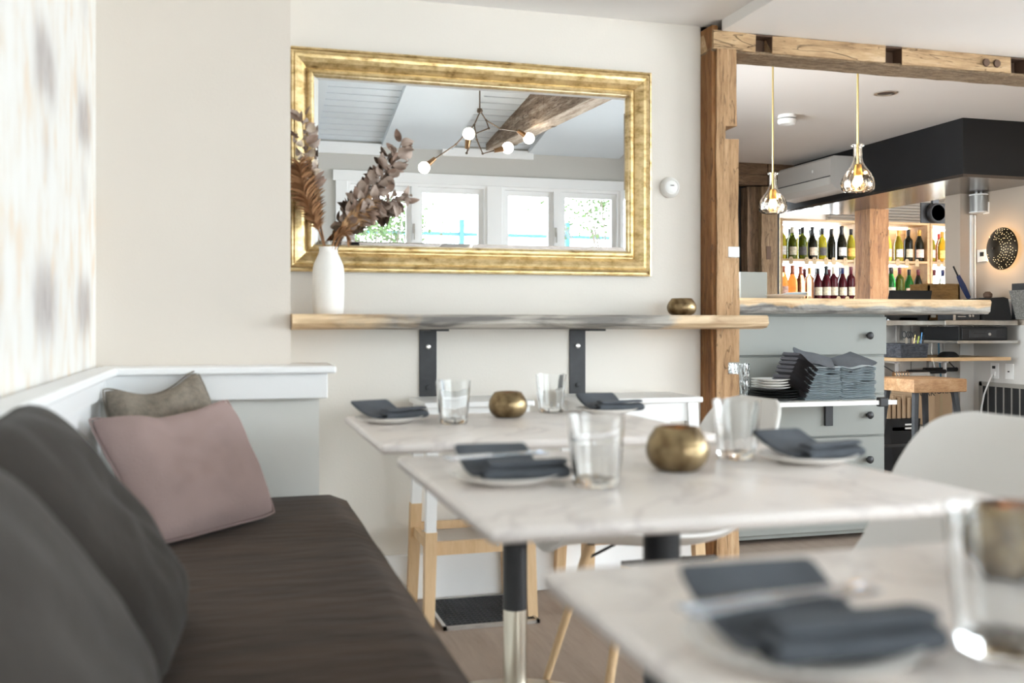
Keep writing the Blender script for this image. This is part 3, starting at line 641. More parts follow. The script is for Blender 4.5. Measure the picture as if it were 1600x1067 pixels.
def put_leaf(me, p, d, roll, s, parent):
    o = bpy.data.objects.new(me.name.split('.')[0], me); C.objects.link(o); o.parent = parent
    d = d.normalized(); q_ = d.to_track_quat('Y', 'Z'); o.rotation_mode = 'QUATERNION'
    from mathutils import Quaternion
    o.rotation_quaternion = q_ @ Quaternion((0, 1, 0), roll); o.location = p; o.scale = (s, s, s)
def bez(pts, t):
    pts = [Vector(p) for p in pts]
    while len(pts) > 1: pts = [a.lerp(b_, t) for a, b_ in zip(pts, pts[1:])]
    return pts[0]
def branch(label, pts, n, mats, spread, t0, seed, name='dried_branch'):
    rr = random.Random(seed)
    t = thing(name, label, 'dried plant', tuple(BASE)); loc = [Vector(p) - BASE for p in pts]
    P = [bez(loc, i / 14) for i in range(15)]
    B().tube(P, [0.003 - 0.0015 * i / 14 for i in range(15)], 6).obj('stem', m_stem, t)
    for k in range(n):
        u = t0 + (1 - t0) * (k + 0.5) / n; p = bez(loc, u); d = (bez(loc, min(1, u + 0.03)) - bez(loc, u - 0.03)).normalized()
        side = Vector([rr.gauss(0, 1) for _ in range(3)]); side.y *= 0.6
        side = (side - d * side.dot(d)).normalized()
        off = side * rr.uniform(0, spread)
        put_leaf(rr.choice(mats), p + off, d * rr.uniform(0.2, 0.9) + side, rr.uniform(-PI, PI), rr.uniform(0.7, 1.15), t)
    return t
b0 = (0.334, 3.46, 1.10)
branch('dried branch of mauve brown leaves arching right across the mirror', [b0, (0.345, 3.45, 1.33), (0.44, 3.42, 1.44), (0.54, 3.43, 1.49), (0.585, 3.44, 1.64)], 70, [lm_a, lm_a, lm_b], 0.022, 0.40, 1)
branch('lower dried mauve branch drooping right toward the mirror window', [b0, (0.345, 3.46, 1.34), (0.45, 3.43, 1.42), (0.54, 3.44, 1.47), (0.59, 3.44, 1.42)], 48, [lm_a, lm_b], 0.028, 0.42, 2)
branch('dried leafy branch rising upright at the mirror left edge', [b0, (0.33, 3.46, 1.33), (0.27, 3.46, 1.45), (0.25, 3.46, 1.60), (0.245, 3.46, 1.72)], 40, [lm_a, lm_p, lm_b], 0.022, 0.5, 3)
branch('short dried mauve sprig filling the middle of the bunch', [b0, (0.34, 3.46, 1.30), (0.38, 3.45, 1.36), (0.43, 3.44, 1.40), (0.47, 3.44, 1.40)], 34, [lm_a, lm_b], 0.026, 0.5, 8)
def plume(label, pts, n, me, width, seed, side0):
    rr = random.Random(seed)
    t = thing('dried_plume', label, 'dried plant', tuple(BASE)); loc = [Vector(p) - BASE for p in pts]
    P = [bez(loc, i / 14) for i in range(15)]
    B().tube(P, [0.0035 - 0.002 * i / 14 for i in range(15)], 6).obj('stem', m_tand, t)
    side0 = Vector(side0).normalized()
    for k in range(n):
        for s in (-1, 1):
            u = 0.42 + 0.58 * (k + 0.5) / n; p = bez(loc, u); d = (bez(loc, min(1, u + 0.03)) - bez(loc, u - 0.03)).normalized()
            side = (side0 - d * side0.dot(d)).normalized() * s
            w_ = width * (0.5 + 0.5 * math.sin(PI * (u - 0.42) / 0.62)) * rr.uniform(0.85, 1.1)
            put_leaf(me, p, d * 1.0 + side * 0.75 + Vector((0, rr.gauss(0, 0.12), 0)), rr.uniform(-0.3, 0.3), w_, t)
plume('tan dried fern frond leaning right out of the white vase', [b0, (0.34, 3.44, 1.30), (0.37, 3.42, 1.31), (0.42, 3.42, 1.35), (0.478, 3.42, 1.425)], 24, lm_t, 1.15, 4, (1, 0, -0.8))
plume('large rust brown dried frond reaching up left beside the wall', [b0, (0.335, 3.47, 1.30), (0.30, 3.45, 1.34), (0.25, 3.44, 1.40), (0.235, 3.44, 1.54)], 40, lm_r, 1.5, 5, (1, 0, 0.5))
plume('pale tan dried frond behind the rust brown one', [b0, (0.335, 3.5, 1.30), (0.31, 3.5, 1.36), (0.28, 3.5, 1.44), (0.262, 3.5, 1.56)], 36, lm_t, 1.5, 6, (1, 0, 0.5))
plume('curled rust brown dried frond low over the vase mouth', [b0, (0.334, 3.44, 1.27), (0.345, 3.42, 1.31), (0.375, 3.41, 1.33), (0.40, 3.41, 1.29)], 20, lm_r, 0.8, 7, (0.4, 0, 1))

# ------------------------------------------------------------------ brass candle bowls
def bowl(label, loc, r, h, flame=(0, -1)):
    t = thing('candle_bowl', label, 'candle holder', loc)
    rt = r * 0.62
    pr = [(r * 0.60, 0), (r * 0.66, 0.002)] + [(r * (0.66 + 0.34 * math.sin(PI * (k / 12) ** 0.9) ** 0.75) if k < 12 else rt, h * (0.03 + 0.94 * k / 12)) for k in range(1, 12)] + [(rt * 1.12, h * 0.985), (rt, h), (rt - 0.003, h * 0.98)]
    inner = [(r * 0.9, h * 0.6), (r * 0.85, h * 0.3), (r * 0.5, h * 0.06), (0.001, h * 0.05)]
    B().lathe(pr + inner, n=40).obj('body', m_brass, t, smooth=True)
    B().lathe([(0.018, h * 0.06), (0.018, h * 0.3), (0.002, h * 0.31)], n=16).obj('candle', m_ceramic, t, smooth=True)
    B().lathe([(0.001, h * 0.32), (0.005, h * 0.42), (0.003, h * 0.55), (0.0005, h * 0.66)], n=8).obj('flame', m_candle, t, smooth=True)
    for k in range(5):   # pierced holes through which the candle glows
        a = math.atan2(flame[1], flame[0]) + (k - 2) * 0.13
        rr_ = r * 0.965
        B().lathe([(0.0016, 0), (0.0016, 0.002)], (0, 0, 0), 8, 'Y').obj('pierced_hole', m_candle, t, loc=(math.cos(a) * rr_, math.sin(a) * rr_, h * 0.40), rot=(0, 0, a + PI / 2))
    return t
bowl('round antique brass candle bowl standing on the wooden shelf', (1.66, 3.46, 1.036), 0.056, 0.066, (-0.5, -1))
bowl('round antique brass candle bowl on the farthest cafe table', (0.735, 2.61, 0.75), 0.053, 0.069, (-0.3, -1))
bowl('round antique brass candle bowl on the middle cafe table', (0.748, 1.576, 0.75), 0.0545, 0.075, (0.3, 1))
bowl('round antique brass candle bowl at the right edge of the nearest table', (0.735, 0.80, 0.75), 0.0545, 0.075, (1, 1))

# ------------------------------------------------------------------ bench and cushions
bn = thing('bench', 'long built-in bench with a brown velvet seat along the left wall', 'bench', (0, 0, 0))
B().box(-0.358, 0.33, -1.2, 3.195, 0, 0.36).obj('base', m_grey, bn)
q = B(); nx, ny = 14, 60
def seat(u, v_):
    x = -0.358 + 0.723 * u; yy = -1.2 + 4.395 * v_
    e = min(u, 1 - u) * 0.735; z = 0.462 - 0.02 * max(0, 1 - e / 0.03) ** 2 + 0.003 * mnoise.noise(Vector((x * 4, yy * 7, 0)))
    return (x, yy, z)
q.grid(seat, nx, ny)
so = q.obj('seat_cushion', m_bench, bn, smooth=True); solid(so, 0.10, -1)

def cushion(label, corners, thick, mat, sag=0.0, wr=0.008, seed=0, n=22, tagged=False):
    """corners TL TR BR BL; the two faces bulge along the plane normal"""
    TL, TR, BR, BL = [Vector(c) for c in corners]
    ctr = (TL + TR + BR + BL) / 4
    nrm = ((TR - TL).cross(BL - TL)).normalized()
    t = thing('cushion', label, 'cushion', tuple(ctr))
    q = B()
    def f(side):
        def g(u, v_):
            uu, vv = u * 2 - 1, v_ * 2 - 1
            # pulled-in edges between pointed corners
            pu = 1 - 0.045 * vv ** 6 - 0.015 * (1 - vv * vv); pv = 1 - 0.045 * uu ** 6 - 0.015 * (1 - uu * uu)
            a = 0.5 + uu * pu / 2; b_ = 0.5 + vv * pv / 2
            p = TL.lerp(TR, a).lerp(BL.lerp(BR, a), b_)
            p = p + (BL - TL) * sag * (1 - vv) / 2 * (1 - uu * uu) ** 1.5
            prof_ = max(0, (1 - uu ** 4)) ** 0.55 * max(0, (1 - vv ** 4)) ** 0.55
            nn = mnoise.noise(Vector((uu * 2.3 + seed, vv * 2.3, seed))) * wr * 2 + mnoise.noise(Vector((uu * 5 + seed, vv * 3.0, seed + 5))) * wr
            return p - ctr + nrm * side * (thick / 2 * prof_ + nn * prof_)
        return g
    q.grid(f(1), n, n); q.grid(f(-1), n, n)
    o = q.obj('cover', mat, t, smooth=True, merge=0.0008); subs(o, 1)
    if mat is m_cushgrey: return t
    ring = []
    for k in range(4 * n):
        e, s = divmod(k, n); s = s / n
        uv = [(s, 0), (1, s), (1 - s, 1), (0, 1 - s)][e]; ring.append(f(1)(*uv))
    ring.append(ring[0]); B().tube(ring, 0.0025, 5).obj('seam', mat, t)
    return t
cushion('taupe linen cushion at the back corner behind the mauve one', [(-0.345, 3.02, 0.825), (-0.085, 3.13, 0.872), (0.05, 3.02, 0.53), (-0.25, 2.86, 0.48)], 0.15, m_cushtaupe, sag=0.13, wr=0.014, seed=3)
mc = cushion('dusty mauve cushion leaning in the bench corner', [(-0.35, 2.74, 0.765), (0.005, 3.0, 0.79), (0.135, 2.84, 0.475), (-0.165, 2.50, 0.475)], 0.15, m_cushmauve, sag=0.10, wr=0.012, seed=11)
cushion('large charcoal velvet cushion leaning on the wall, second from camera', [(-0.320, 1.36, 0.87), (-0.315, 1.74, 0.885), (-0.085, 2.0, 0.475), (-0.085, 1.50, 0.475)], 0.13, m_cushgrey, wr=0.008, seed=5)
cushion('large charcoal velvet cushion nearest the camera at lower left', [(-0.298, 0.70, 0.87), (-0.293, 1.19, 0.875), (-0.115, 1.55, 0.475), (-0.08, 0.85, 0.475)], 0.15, m_cushgrey, wr=0.006, seed=9)

# ------------------------------------------------------------------ cafe tables
def table(label, y0, y1, first):
    cx, cy = 0.70, (y0 + y1) / 2; hw, hd_ = 0.39, (y1 - y0) / 2
    t = thing('cafe_table', label, 'table', (cx, cy, 0), 0, 'white topped cafe tables along the bench')
    B().box(-hw, hw, -hd_, hd_, 0.728, 0.75, 0.009, 3).obj('tabletop', m_marble, t, smooth=True)
    B().box(-0.20, 0.20, -0.025, 0.025, 0.715, 0.728, 0.002).box(-0.025, 0.025, -0.20, 0.20, 0.715, 0.728, 0.002).obj('support_plate', m_blackmetal, t)
    B().lathe([(0.031, 0.284), (0.031, 0.716)], n=28).obj('pole', m_blackmetal, t, smooth=True)['label'] = 'black upper pole'
    B().lathe([(0.0305, 0.02), (0.0305, 0.284)], n=28).obj('lower_pole', m_pole, t, smooth=True)['label'] = 'nickel lower pole'
    B().lathe([(0.27, 0.0), (0.275, 0.004), (0.27, 0.012), (0.10, 0.024), (0.034, 0.030)], n=48).obj('base', m_steel, t, smooth=True)
    return t
table('pale square cafe table farthest from camera, near the mirror wall', 2.08, 2.76, 1)
table('pale square cafe table in the middle of the row', 1.185, 1.885, 0)
table('pale square cafe table nearest the camera, blurred', 0.29, 0.975, 0)

def tumbler_prof(h, r):
    return [(r * 0.74, 0), (r * 0.80, 0.004), (r * 0.86, h * 0.3), (r * 0.93, h * 0.65), (r, h), (r - 0.0025, h), (r * 0.92 - 0.0025, h * 0.65), (r * 0.84 - 0.003, h * 0.3), (r * 0.76 - 0.003, 0.014), (0.001, 0.012)]
def glass_mesh(h=0.109, r=0.0445):
    q = B()
    def mod(a, z): return 1 + (0.03 * math.cos(a * 9 + 0.6 * math.sin(z * 160)) * (0.35 + 0.65 * abs(math.sin(z * 90))) if 0.006 < z < h * 0.82 else 0)
    q.lathe(tumbler_prof(h, r), n=54, mod=mod)
    o = q.obj('water_glass', m_glass, smooth=True); return o
g0 = glass_mesh()
for k, (x, yy, lab) in enumerate([(0.553, 2.475, 'left clear embossed water glass on the farthest table'), (0.893, 2.715, 'right clear embossed water glass on the farthest table'),
                                  (0.553, 1.457, 'left clear embossed water glass on the middle table'), (0.921, 1.685, 'right clear embossed water glass on the middle table'),
                                  (0.573, 0.628, 'clear water glass on the nearest table at right edge of photo')]):
    o = g0 if k == 0 else g0.copy()
    if k: C.objects.link(o)
    o.location = (x, yy, 0.7505); o.rotation_euler = (0, 0, k * 0.7); tag(o, lab, 'glass', 'clear water glasses on the tables')

def plate_mesh(r=0.09, mat=None, h=0.016):
    q = B(); q.lathe([(r * 0.55, 0), (r * 0.60, 0.001), (r * 0.97, h - 0.003), (r, h), (r * 0.97, h), (r * 0.60, 0.006), (0.001, 0.005)], n=44)
    return q.obj('side_plate', mat or m_ceramic, smooth=True)
def ribbon(prof_, width, th, name, mat, parent, seed=0):
    """cloth strip: profile in (y,z) swept along x, solid with soft edges"""
    q = B(); n = 10; P = [Vector((0, a, c)) for a, c in prof_]
    rows = []
    for i in range(n + 1):
        x = (i / n - 0.5) * width
        rows.append([q.bm.verts.new((x + 0.004 * mnoise.noise(Vector((x * 9, p.y * 20, seed))), p.y + 0.003 * mnoise.noise(Vector((x * 14, p.z * 30, seed + 3))), p.z + 0.003 * mnoise.noise(Vector((x * 12, p.y * 14, seed + 7))))) for p in P])
    for a, c in zip(rows, rows[1:]):
        for k in range(len(P) - 1): q.bm.faces.new((a[k], a[k + 1], c[k + 1], c[k]))
    o = q.obj(name, mat, parent, smooth=True); solid(o, th, 0); subs(o, 2); return o
def setting(x, y, rot, where, small=1.0, fk=True):
    p = plate_mesh(0.088); p.location = (x, y, 0.7505); tag(p, 'small white side plate under a folded napkin, ' + where, 'plate', 'side plates on the tables')
    t = thing('table_napkin', 'folded slate grey cloth napkin, ' + where, 'napkin', (x, y, 0.7575), rot, 'slate grey napkins on the tables')
    # back flap rising, fold at the bottom, thick front roll of three layers
    ribbon([(0.085, 0.046), (0.055, 0.030), (0.02, 0.016), (-0.012, 0.010), (-0.03, 0.011)], 0.128, 0.008, 'back_flap', m_nap, t, 1)
    ribbon([(-0.008, 0.016), (-0.038, 0.018), (-0.052, 0.013), (-0.050, 0.004), (-0.03, 0.003), (-0.004, 0.004)], 0.140, 0.009, 'front_fold', m_nap, t, 5).location = (0.022, 0, 0.002)
    ribbon([(-0.006, 0.025), (-0.038, 0.028), (-0.050, 0.024)], 0.136, 0.007, 'top_fold', m_nap, t, 9).location = (0.025, 0, 0.002)
    if fk:
        for nm, dy, rz, lab in (('table_knife', 0.012, 0.12, 'knife'), ('table_fork', -0.004, 0.16, 'fork')):
            c_, s_ = math.cos(rot), math.sin(rot); lx, ly = -0.012, dy
            k = thing(nm, 'polished steel %s lying across the grey napkin, %s' % (lab, where), lab, (x + c_ * lx - s_ * ly, y + s_ * lx + c_ * ly, 0.7925), rot + rz, 'cutlery on the napkins'); k.scale = (0.84, 0.84, 0.84)
            q = B(); q.box(-0.105, -0.01, -0.006, 0.006, 0, 0.004, 0.0015, 2); q.obj('handle', m_chrome, k)
            if lab == 'knife': B().prism([(-0.01, -0.005), (0.08, -0.009), (0.098, -0.003), (0.10, 0.004), (-0.01, 0.005)], 0.001, 0.003, 'Z').obj('blade', m_chrome, k)
            else:
                B().box(-0.01, 0.05, -0.003, 0.003, 0.0, 0.003, 0.001).box(0.045, 0.065, -0.011, 0.011, 0.0, 0.003, 0.001).obj('neck', m_chrome, k)
                for f_ in range(4): B().box(0.062, 0.10, -0.0105 + f_ * 0.006, -0.0075 + f_ * 0.006, 0.0, 0.0025).obj('tine', m_chrome, k)
setting(0.425, 1.525, 0.05, 'left side of the middle table')
setting(1.02, 1.60, PI * 0.08, 'right side of the middle table', fk=False)
setting(0.40, 2.55, 0.55, 'left side of the farthest table', fk=False)
setting(1.035, 2.64, 0.1, 'right side of the farthest table', fk=False)
setting(0.416, 0.664, 0.0, 'on the nearest table')

# ------------------------------------------------------------------ shell chairs
def make_chair(label):
    t = thing('shell_chair', label, 'chair', (0, 0, 0), 0, 'white shell chairs at the tables')
    cl_ = [(0.300, 0.426, 0.165), (0.290, 0.446, 0.192), (0.235, 0.456, 0.222), (0.12, 0.442, 0.234), (0.0, 0.430, 0.238), (-0.10, 0.432, 0.238), (-0.18, 0.457, 0.235), (-0.232, 0.508, 0.231), (-0.268, 0.575, 0.226), (-0.296, 0.65, 0.219), (-0.318, 0.72, 0.204), (-0.334, 0.775, 0.178), (-0.344, 0.805, 0.138), (-0.349, 0.818, 0.085)]
    ns = 16; q = B(); rows = []
    for i, (x, z, hw) in enumerate(cl_):
        a, c = cl_[max(0, i - 1)], cl_[min(len(cl_) - 1, i + 1)]
        d = Vector((c[0] - a[0], 0, c[1] - a[1])).normalized(); nrm = Vector((-d.z, 0, d.x)) * -1
        if nrm.z < 0 and i < 6: nrm = -nrm
        if i >= 6 and nrm.x < 0: nrm = -nrm
        if i < 3: nrm = Vector((0, 0, 1))
        lift = [0.062, 0.060, 0.060, 0.060, 0.060, 0.063, 0.068, 0.07, 0.07, 0.066, 0.058, 0.045, 0.03, 0.015][i]
        rows.append([q.bm.verts.new(Vector((x, s * hw, z)) + nrm * lift * abs(s) ** 2.4) for s in [math.sin(PI / 2 * (2 * k / ns - 1)) for k in range(ns + 1)]])
    for a, c in zip(rows, rows[1:]):
        for k in range(ns): q.bm.faces.new((a[k], a[k + 1], c[k + 1], c[k]))
    o = q.obj('seat_shell', m_shell, t, smooth=True); solid(o, 0.011, -1); subs(o, 2)
    for sx in (1, -1):
        for sy in (1, -1):
            B().tube([(0.12 * sx, 0.13 * sy, 0.405), (0.22 * sx, 0.215 * sy, 0.0)], [0.014, 0.010], 14).obj('leg', m_birch, t, smooth=True)
            B().tube([(0.135 * sx, 0.145 * sy, 0.355), (0.05 * sx, 0.10 * sy, 0.41)], 0.004, 6).obj('brace', m_blackmetal, t)
    for sy in (-0.13, 0.13): B().box(-0.13, 0.13, sy - 0.01, sy + 0.01, 0.405, 0.416).obj('mount', m_blackmetal, t)
    return t
ch = make_chair('white shell chair with wooden legs tucked under the farthest table')
ch.location = (1.085, 2.46, 0); ch.rotation_euler = (0, 0, PI); ch.scale = (1, 1, 0.975)
c2 = dup(ch, (1.095, 1.54, 0), PI + 0.05, 'white shell chair at the middle table, its back rising at right')
c2.scale = (1, 1, 1.01)
dup(ch, (2.665, 2.36, 0), 0.1, 'white shell chair cut off by the right edge of the photo')

# ------------------------------------------------------------------ white topped bar stools under the shelf
def wall_stool(cx, w, label):
    t = thing('bar_stool', label, 'stool', (cx, 3.41, 0), 0, 'white and birch bar stools under the wooden shelf')
    hw = w / 2
    B().box(-hw, hw, -0.15, 0.145, 0.722, 0.742, 0.005, 2).obj('seat', m_white, t)
    B().box(-hw + 0.03, hw - 0.03, -0.13, -0.112, 0.655, 0.722).box(-hw + 0.03, hw - 0.03, 0.112, 0.13, 0.655, 0.722).box(-hw + 0.03, -hw + 0.048, -0.13, 0.13, 0.655, 0.722).box(hw - 0.048, hw - 0.03, -0.13, 0.13, 0.655, 0.722).obj('apron', m_white, t)
    for sx in (-1, 1):
        for sy in (-1, 1):
            def at(z):
                k = 1 - z / 0.722
                return sx * (hw - 0.035 + 0.022 * k), sy * (0.118 + 0.038 * k)
            cut = 0.31 if sy < 0 else 0.36
            for (za, zb, m_, nm) in ((0, cut, m_birch, 'leg'), (cut, 0.722, m_white, 'painted_leg_top')):
                q = B(); r_ = 0.017
                (xa, ya), (xb, yb) = at(za), at(zb)
                lo = [q.bm.verts.new((xa + a * r_, ya + c * r_, za)) for a, c in ((-1, -1), (1, -1), (1, 1), (-1, 1))]
                hi = [q.bm.verts.new((xb + a * (r_ + 0.003), yb + c * (r_ + 0.003), zb)) for a, c in ((-1, -1), (1, -1), (1, 1), (-1, 1))]
                for k in range(4): q.bm.faces.new((lo[k], lo[(k + 1) % 4], hi[(k + 1) % 4], hi[k]))
                q.bm.faces.new(lo[::-1]); q.bm.faces.new(hi)
                q.obj(nm, m_, t)
    x_, y_ = hw - 0.022, 0.142
    B().box(-x_, x_, -y_ - 0.008, -y_ + 0.008, 0.232, 0.276).obj('rung', m_birch, t)
    B().box(-x_, x_, y_ - 0.012, y_ + 0.004, 0.262, 0.290).obj('rung', m_birch, t)
    for s in (-1, 1): B().box(s * x_ - 0.008, s * x_ + 0.008, -y_, y_, 0.244, 0.276).obj('rung', m_birch, t)
    B().lathe([(0.004, 0), (0.004, 0.003)], (0.06, -y_ - 0.011, 0.255), 8, 'Y').obj('bolt', m_steel, t)
wall_stool(0.822, 0.385, 'left white topped bar stool with two-tone birch legs')
wall_stool(1.42, 0.46, 'right white topped bar stool, wider, near the timber post')
# floor grate
fg = thing('floor_grate', 'black metal floor grate set in front of the mirror wall', 'floor grate', (0.68, 3.19, 0.0))
B().box(0, 0.33, 0, 0.012, 0.0, 0.012).box(0, 0.33, 0.338, 0.35, 0, 0.012).box(0, 0.012, 0, 0.35, 0, 0.012).box(0.318, 0.33, 0, 0.35, 0, 0.012).obj('rim', m_steel, fg)
B().box(0.01, 0.32, 0.01, 0.34, 0.0005, 0.002).obj('pan', m_blackmetal, fg)
for k in range(14): B().box(0.014, 0.316, 0.022 + k * 0.0235, 0.028 + k * 0.0235, 0.002, 0.010).obj('bar', m_iron, fg)
for k in range(18): B().box(0.018 + k * 0.017, 0.022 + k * 0.017, 0.012, 0.338, 0.002, 0.008).obj('bar', m_iron, fg)
# thermostat on the wall
t = thing('thermostat', 'round white thermostat on the wall right of the mirror', 'thermostat', (1.673, 3.6, 1.541))
B().lathe([(0.040, 0), (0.041, -0.008), (0.036, -0.020), (0.028, -0.026), (0.026, -0.024)], n=40, axis='Y').obj('ring', m_plastic, t, smooth=True)
B().lathe([(0.026, -0.018), (0.026, -0.025), (0.022, -0.028), (0.001, -0.029)], n=32, axis='Y').obj('dial', m_white, t, smooth=True)
B().box(-0.008, 0.008, -0.0298, -0.029, 0.004, 0.007).obj('display', m_ink, t)

# ------------------------------------------------------------------ chandelier (seen in the mirror): real Y = 7.14 - mirrored depth
chn = thing('chandelier', 'branching bronze chandelier with lit globe bulbs seen in the mirror', 'chandelier', (1.95, -0.59, 2.70))
def RV(x, z, dy=0.0): return (x - 1.95, dy, z - 2.70)
B().lathe([(0.05, 0.24), (0.055, 0.25), (0.055, 0.28)], n=20).tube([(0, 0, 0.27), (0, 0, 0.02)], 0.006, 8).obj('stem', m_bronze, chn)
B().lathe([(0.001, -0.004), (0.018, 0.002), (0.024, 0.02), (0.018, 0.038), (0.001, 0.044)], n=16).obj('hub', m_bronze, chn, smooth=True)
def arm(pts):
    B().tube(pts, 0.0055, 7).obj('arm', m_bronze, chn)
    for p in pts[1:-1]: B().lathe([(0.001, -0.010), (0.010, -0.005), (0.010, 0.005), (0.001, 0.010)], p, 10).obj('joint', m_bronze, chn, smooth=True)
def bulb(p, d):
    p = Vector(p); d = Vector(d).normalized()
    B().tube([p - d * 0.115, p - d * 0.035], [0.016, 0.023], 14).obj('socket', m_copper, chn, smooth=True)
    prof_ = [(0.001, -0.046)] + [(0.046 * math.cos(a), 0.046 * math.sin(a)) for a in [(-80 + 160 * k / 12) * PI / 180 for k in range(13)]] + [(0.001, 0.046)]
    B().lathe(prof_, tuple(p), n=20).obj('globe_bulb', m_bulb, chn, smooth=True)
    point('chandelier_bulb_light', tuple(Vector(chn.location) + p), 0.6, (1, 0.84, 0.66), 0.045)
b1, b2_, b3, b4 = RV(1.478, 2.229, 0.10), RV(1.783, 2.468, 0.32), RV(2.141, 2.407, 0.15), RV(2.399, 2.545, -0.12)
arm([RV(1.95, 2.71), RV(1.897, 2.60, 0.03), RV(1.74, 2.43, 0.06), RV(1.56, 2.30, 0.10)]); bulb(b1, (-0.75, 0.0, -0.66))
arm([RV(1.897, 2.60, 0.03), RV(1.90, 2.47, 0.10), RV(1.944, 2.357, 0.12), RV(2.05, 2.385, 0.15)]); bulb(b3, (1, 0, 0.25))
arm([RV(1.96, 2.71), RV(2.01, 2.655, -0.03), RV(2.14, 2.60, -0.07), RV(2.31, 2.60, -0.12)]); bulb(b4, (0.85, 0, -0.5))
arm([RV(2.01, 2.655, -0.03), RV(2.02, 2.58, 0.02), RV(1.86, 2.50, 0.14), RV(1.78, 2.33, 0.26), RV(1.79, 2.37, 0.31)]); bulb(b2_, (0.05, 0.4, 1))

# ------------------------------------------------------------------ bar cabinet with drawers
cb = thing('bar_cabinet', 'sage grey bar cabinet with wide drawers beyond the timber post', 'cabinet', (1.90, 4.05, 0))
B().box(0, 1.105, 0.02, 0.55, 0.02, 1.056).obj('carcass', m_cab, cb)
dz = [(0.862, 1.040), (0.680, 0.852), (0.484, 0.672), (0.262, 0.476), (0.04, 0.254)]
for k, (z0, z1) in enumerate(dz):
    d = B().box(0.0, 1.105 - (0.0 if k == 0 else 0.012), 0.0, 0.02, z0, z1, 0.002).obj('drawer', m_cab, cb)
    zk = (z0 + z1) / 2
    B().lathe([(0.008, 0), (0.008, -0.012), (0.017, -0.016), (0.018, -0.024), (0.012, -0.029), (0.001, -0.030)], (1.0, 0, zk), 20, 'Y').obj('knob', m_blackmetal, d, smooth=True)
# live edge bar top
bt = thing('live_edge_counter', 'thick live-edge wooden bar top over the grey cabinet', 'counter', (2.10, 4.0, 1.088))
q = B(); n = 70
def bar_pt(i, j):
    x = 1.42 * i / n; w1 = 0.012 * mnoise.noise(Vector((x * 7, 2, 0))); w2 = 0.010 * mnoise.noise(Vector((x * 15, 6, 0)))
    P = [(0.6, 0.033), (-0.038, 0.033), (-0.045 + w2 * 0.3, 0.024), (-0.040 + w1, 0.0 + w2 * 0.3), (-0.036 + w1 + w2, -0.022), (-0.022 + w1, -0.035 + w2 * 0.3), (0.6, -0.035)]
    return (x, P[j % 7][0], P[j % 7][1])
vs = [[q.bm.verts.new(bar_pt(i, j)) for j in range(7)] for i in range(n + 1)]
for i in range(n):
    for j in range(7): q.bm.faces.new((vs[i][j], vs[i + 1][j], vs[i + 1][(j + 1) % 7], vs[i][(j + 1) % 7]))
q.bm.faces.new(vs[0]); q.bm.faces.new(vs[-1][::-1]); q.obj('slab', m_baredge, bt)
# hanging service shelf
ss = thing('service_shelf', 'narrow white edged shelf fixed to the drawer fronts', 'shelf', (2.02, 3.72, 0.668))
B().box(0, 0.79, 0, 0.33, -0.012, 0.004, 0.002).obj('board', m_grey, ss)
B().box(0, 0.79, -0.004, 0.0, -0.013, 0.005).obj('front_edge', m_white, ss)
B().box(0.645, 0.685, 0.315, 0.33, -0.135, -0.012, 0.001).box(0.645, 0.685, 0.06, 0.33, -0.02, -0.012).obj('bracket', m_blackmetal, ss)
B().box(0.70, 0.745, -0.01, 0.02, -0.022, 0.018, 0.004).obj('clamp', m_blackmetal, ss)
# glasses, plates, napkins on the service shelf
rg0 = B().lathe([(0.030, 0), (0.034, 0.004)] + [(0.036 + 0.006 * k / 8, 0.01 + 0.08 * k / 8) for k in range(9)] + [(0.0385, 0.09), (0.034, 0.03), (0.030, 0.012), (0.001, 0.01)], n=80, mod=lambda a, z: 1 + 0.07 * math.cos(a * 14 + z * 60)).obj('ribbed_glass', m_glass, smooth=True)
for k, z in enumerate((0.673, 0.745, )):
    o = rg0 if k == 0 else rg0.copy()
    if k: C.objects.link(o)
    o.location = (2.125, 3.86, z + 0.0005 * k); tag(o, ('lower' if k == 0 else 'upper') + ' ribbed glass of the stack behind the timber post', 'glass', 'stacked ribbed glasses on the service shelf')
for k in range(2):
    o = rg0.copy(); C.objects.link(o); o.location = (2.05, 3.90, 0.673 + 0.072 * k); tag(o, ('lower' if k == 0 else 'upper') + ' ribbed glass of the stack hidden partly by the post', 'glass', 'stacked ribbed glasses on the service shelf')
bp0 = plate_mesh(0.115, m_darkplate, 0.013); bp0.name = 'dark_plate'
for k in range(4):
    o = bp0 if k == 0 else bp0.copy()
    if k: C.objects.link(o)
    o.location = (2.29 + 0.004 * k, 3.88, 0.673 + k * 0.0115); tag(o, 'black stoneware plate, %s from the bottom of the black stack' % ORD[k], 'plate', 'black plates on the service shelf')
wp0 = plate_mesh(0.088, m_ceramic, 0.012); wp0.name = 'white_plate'
for k in range(4):
    o = wp0 if k == 0 else wp0.copy()
    if k: C.objects.link(o)
    o.location = (2.285, 3.87, 0.721 + k * 0.0115); tag(o, 'white side plate, %s from the bottom of the white stack on the black plates' % ORD[k], 'plate', 'white plates on the service shelf')
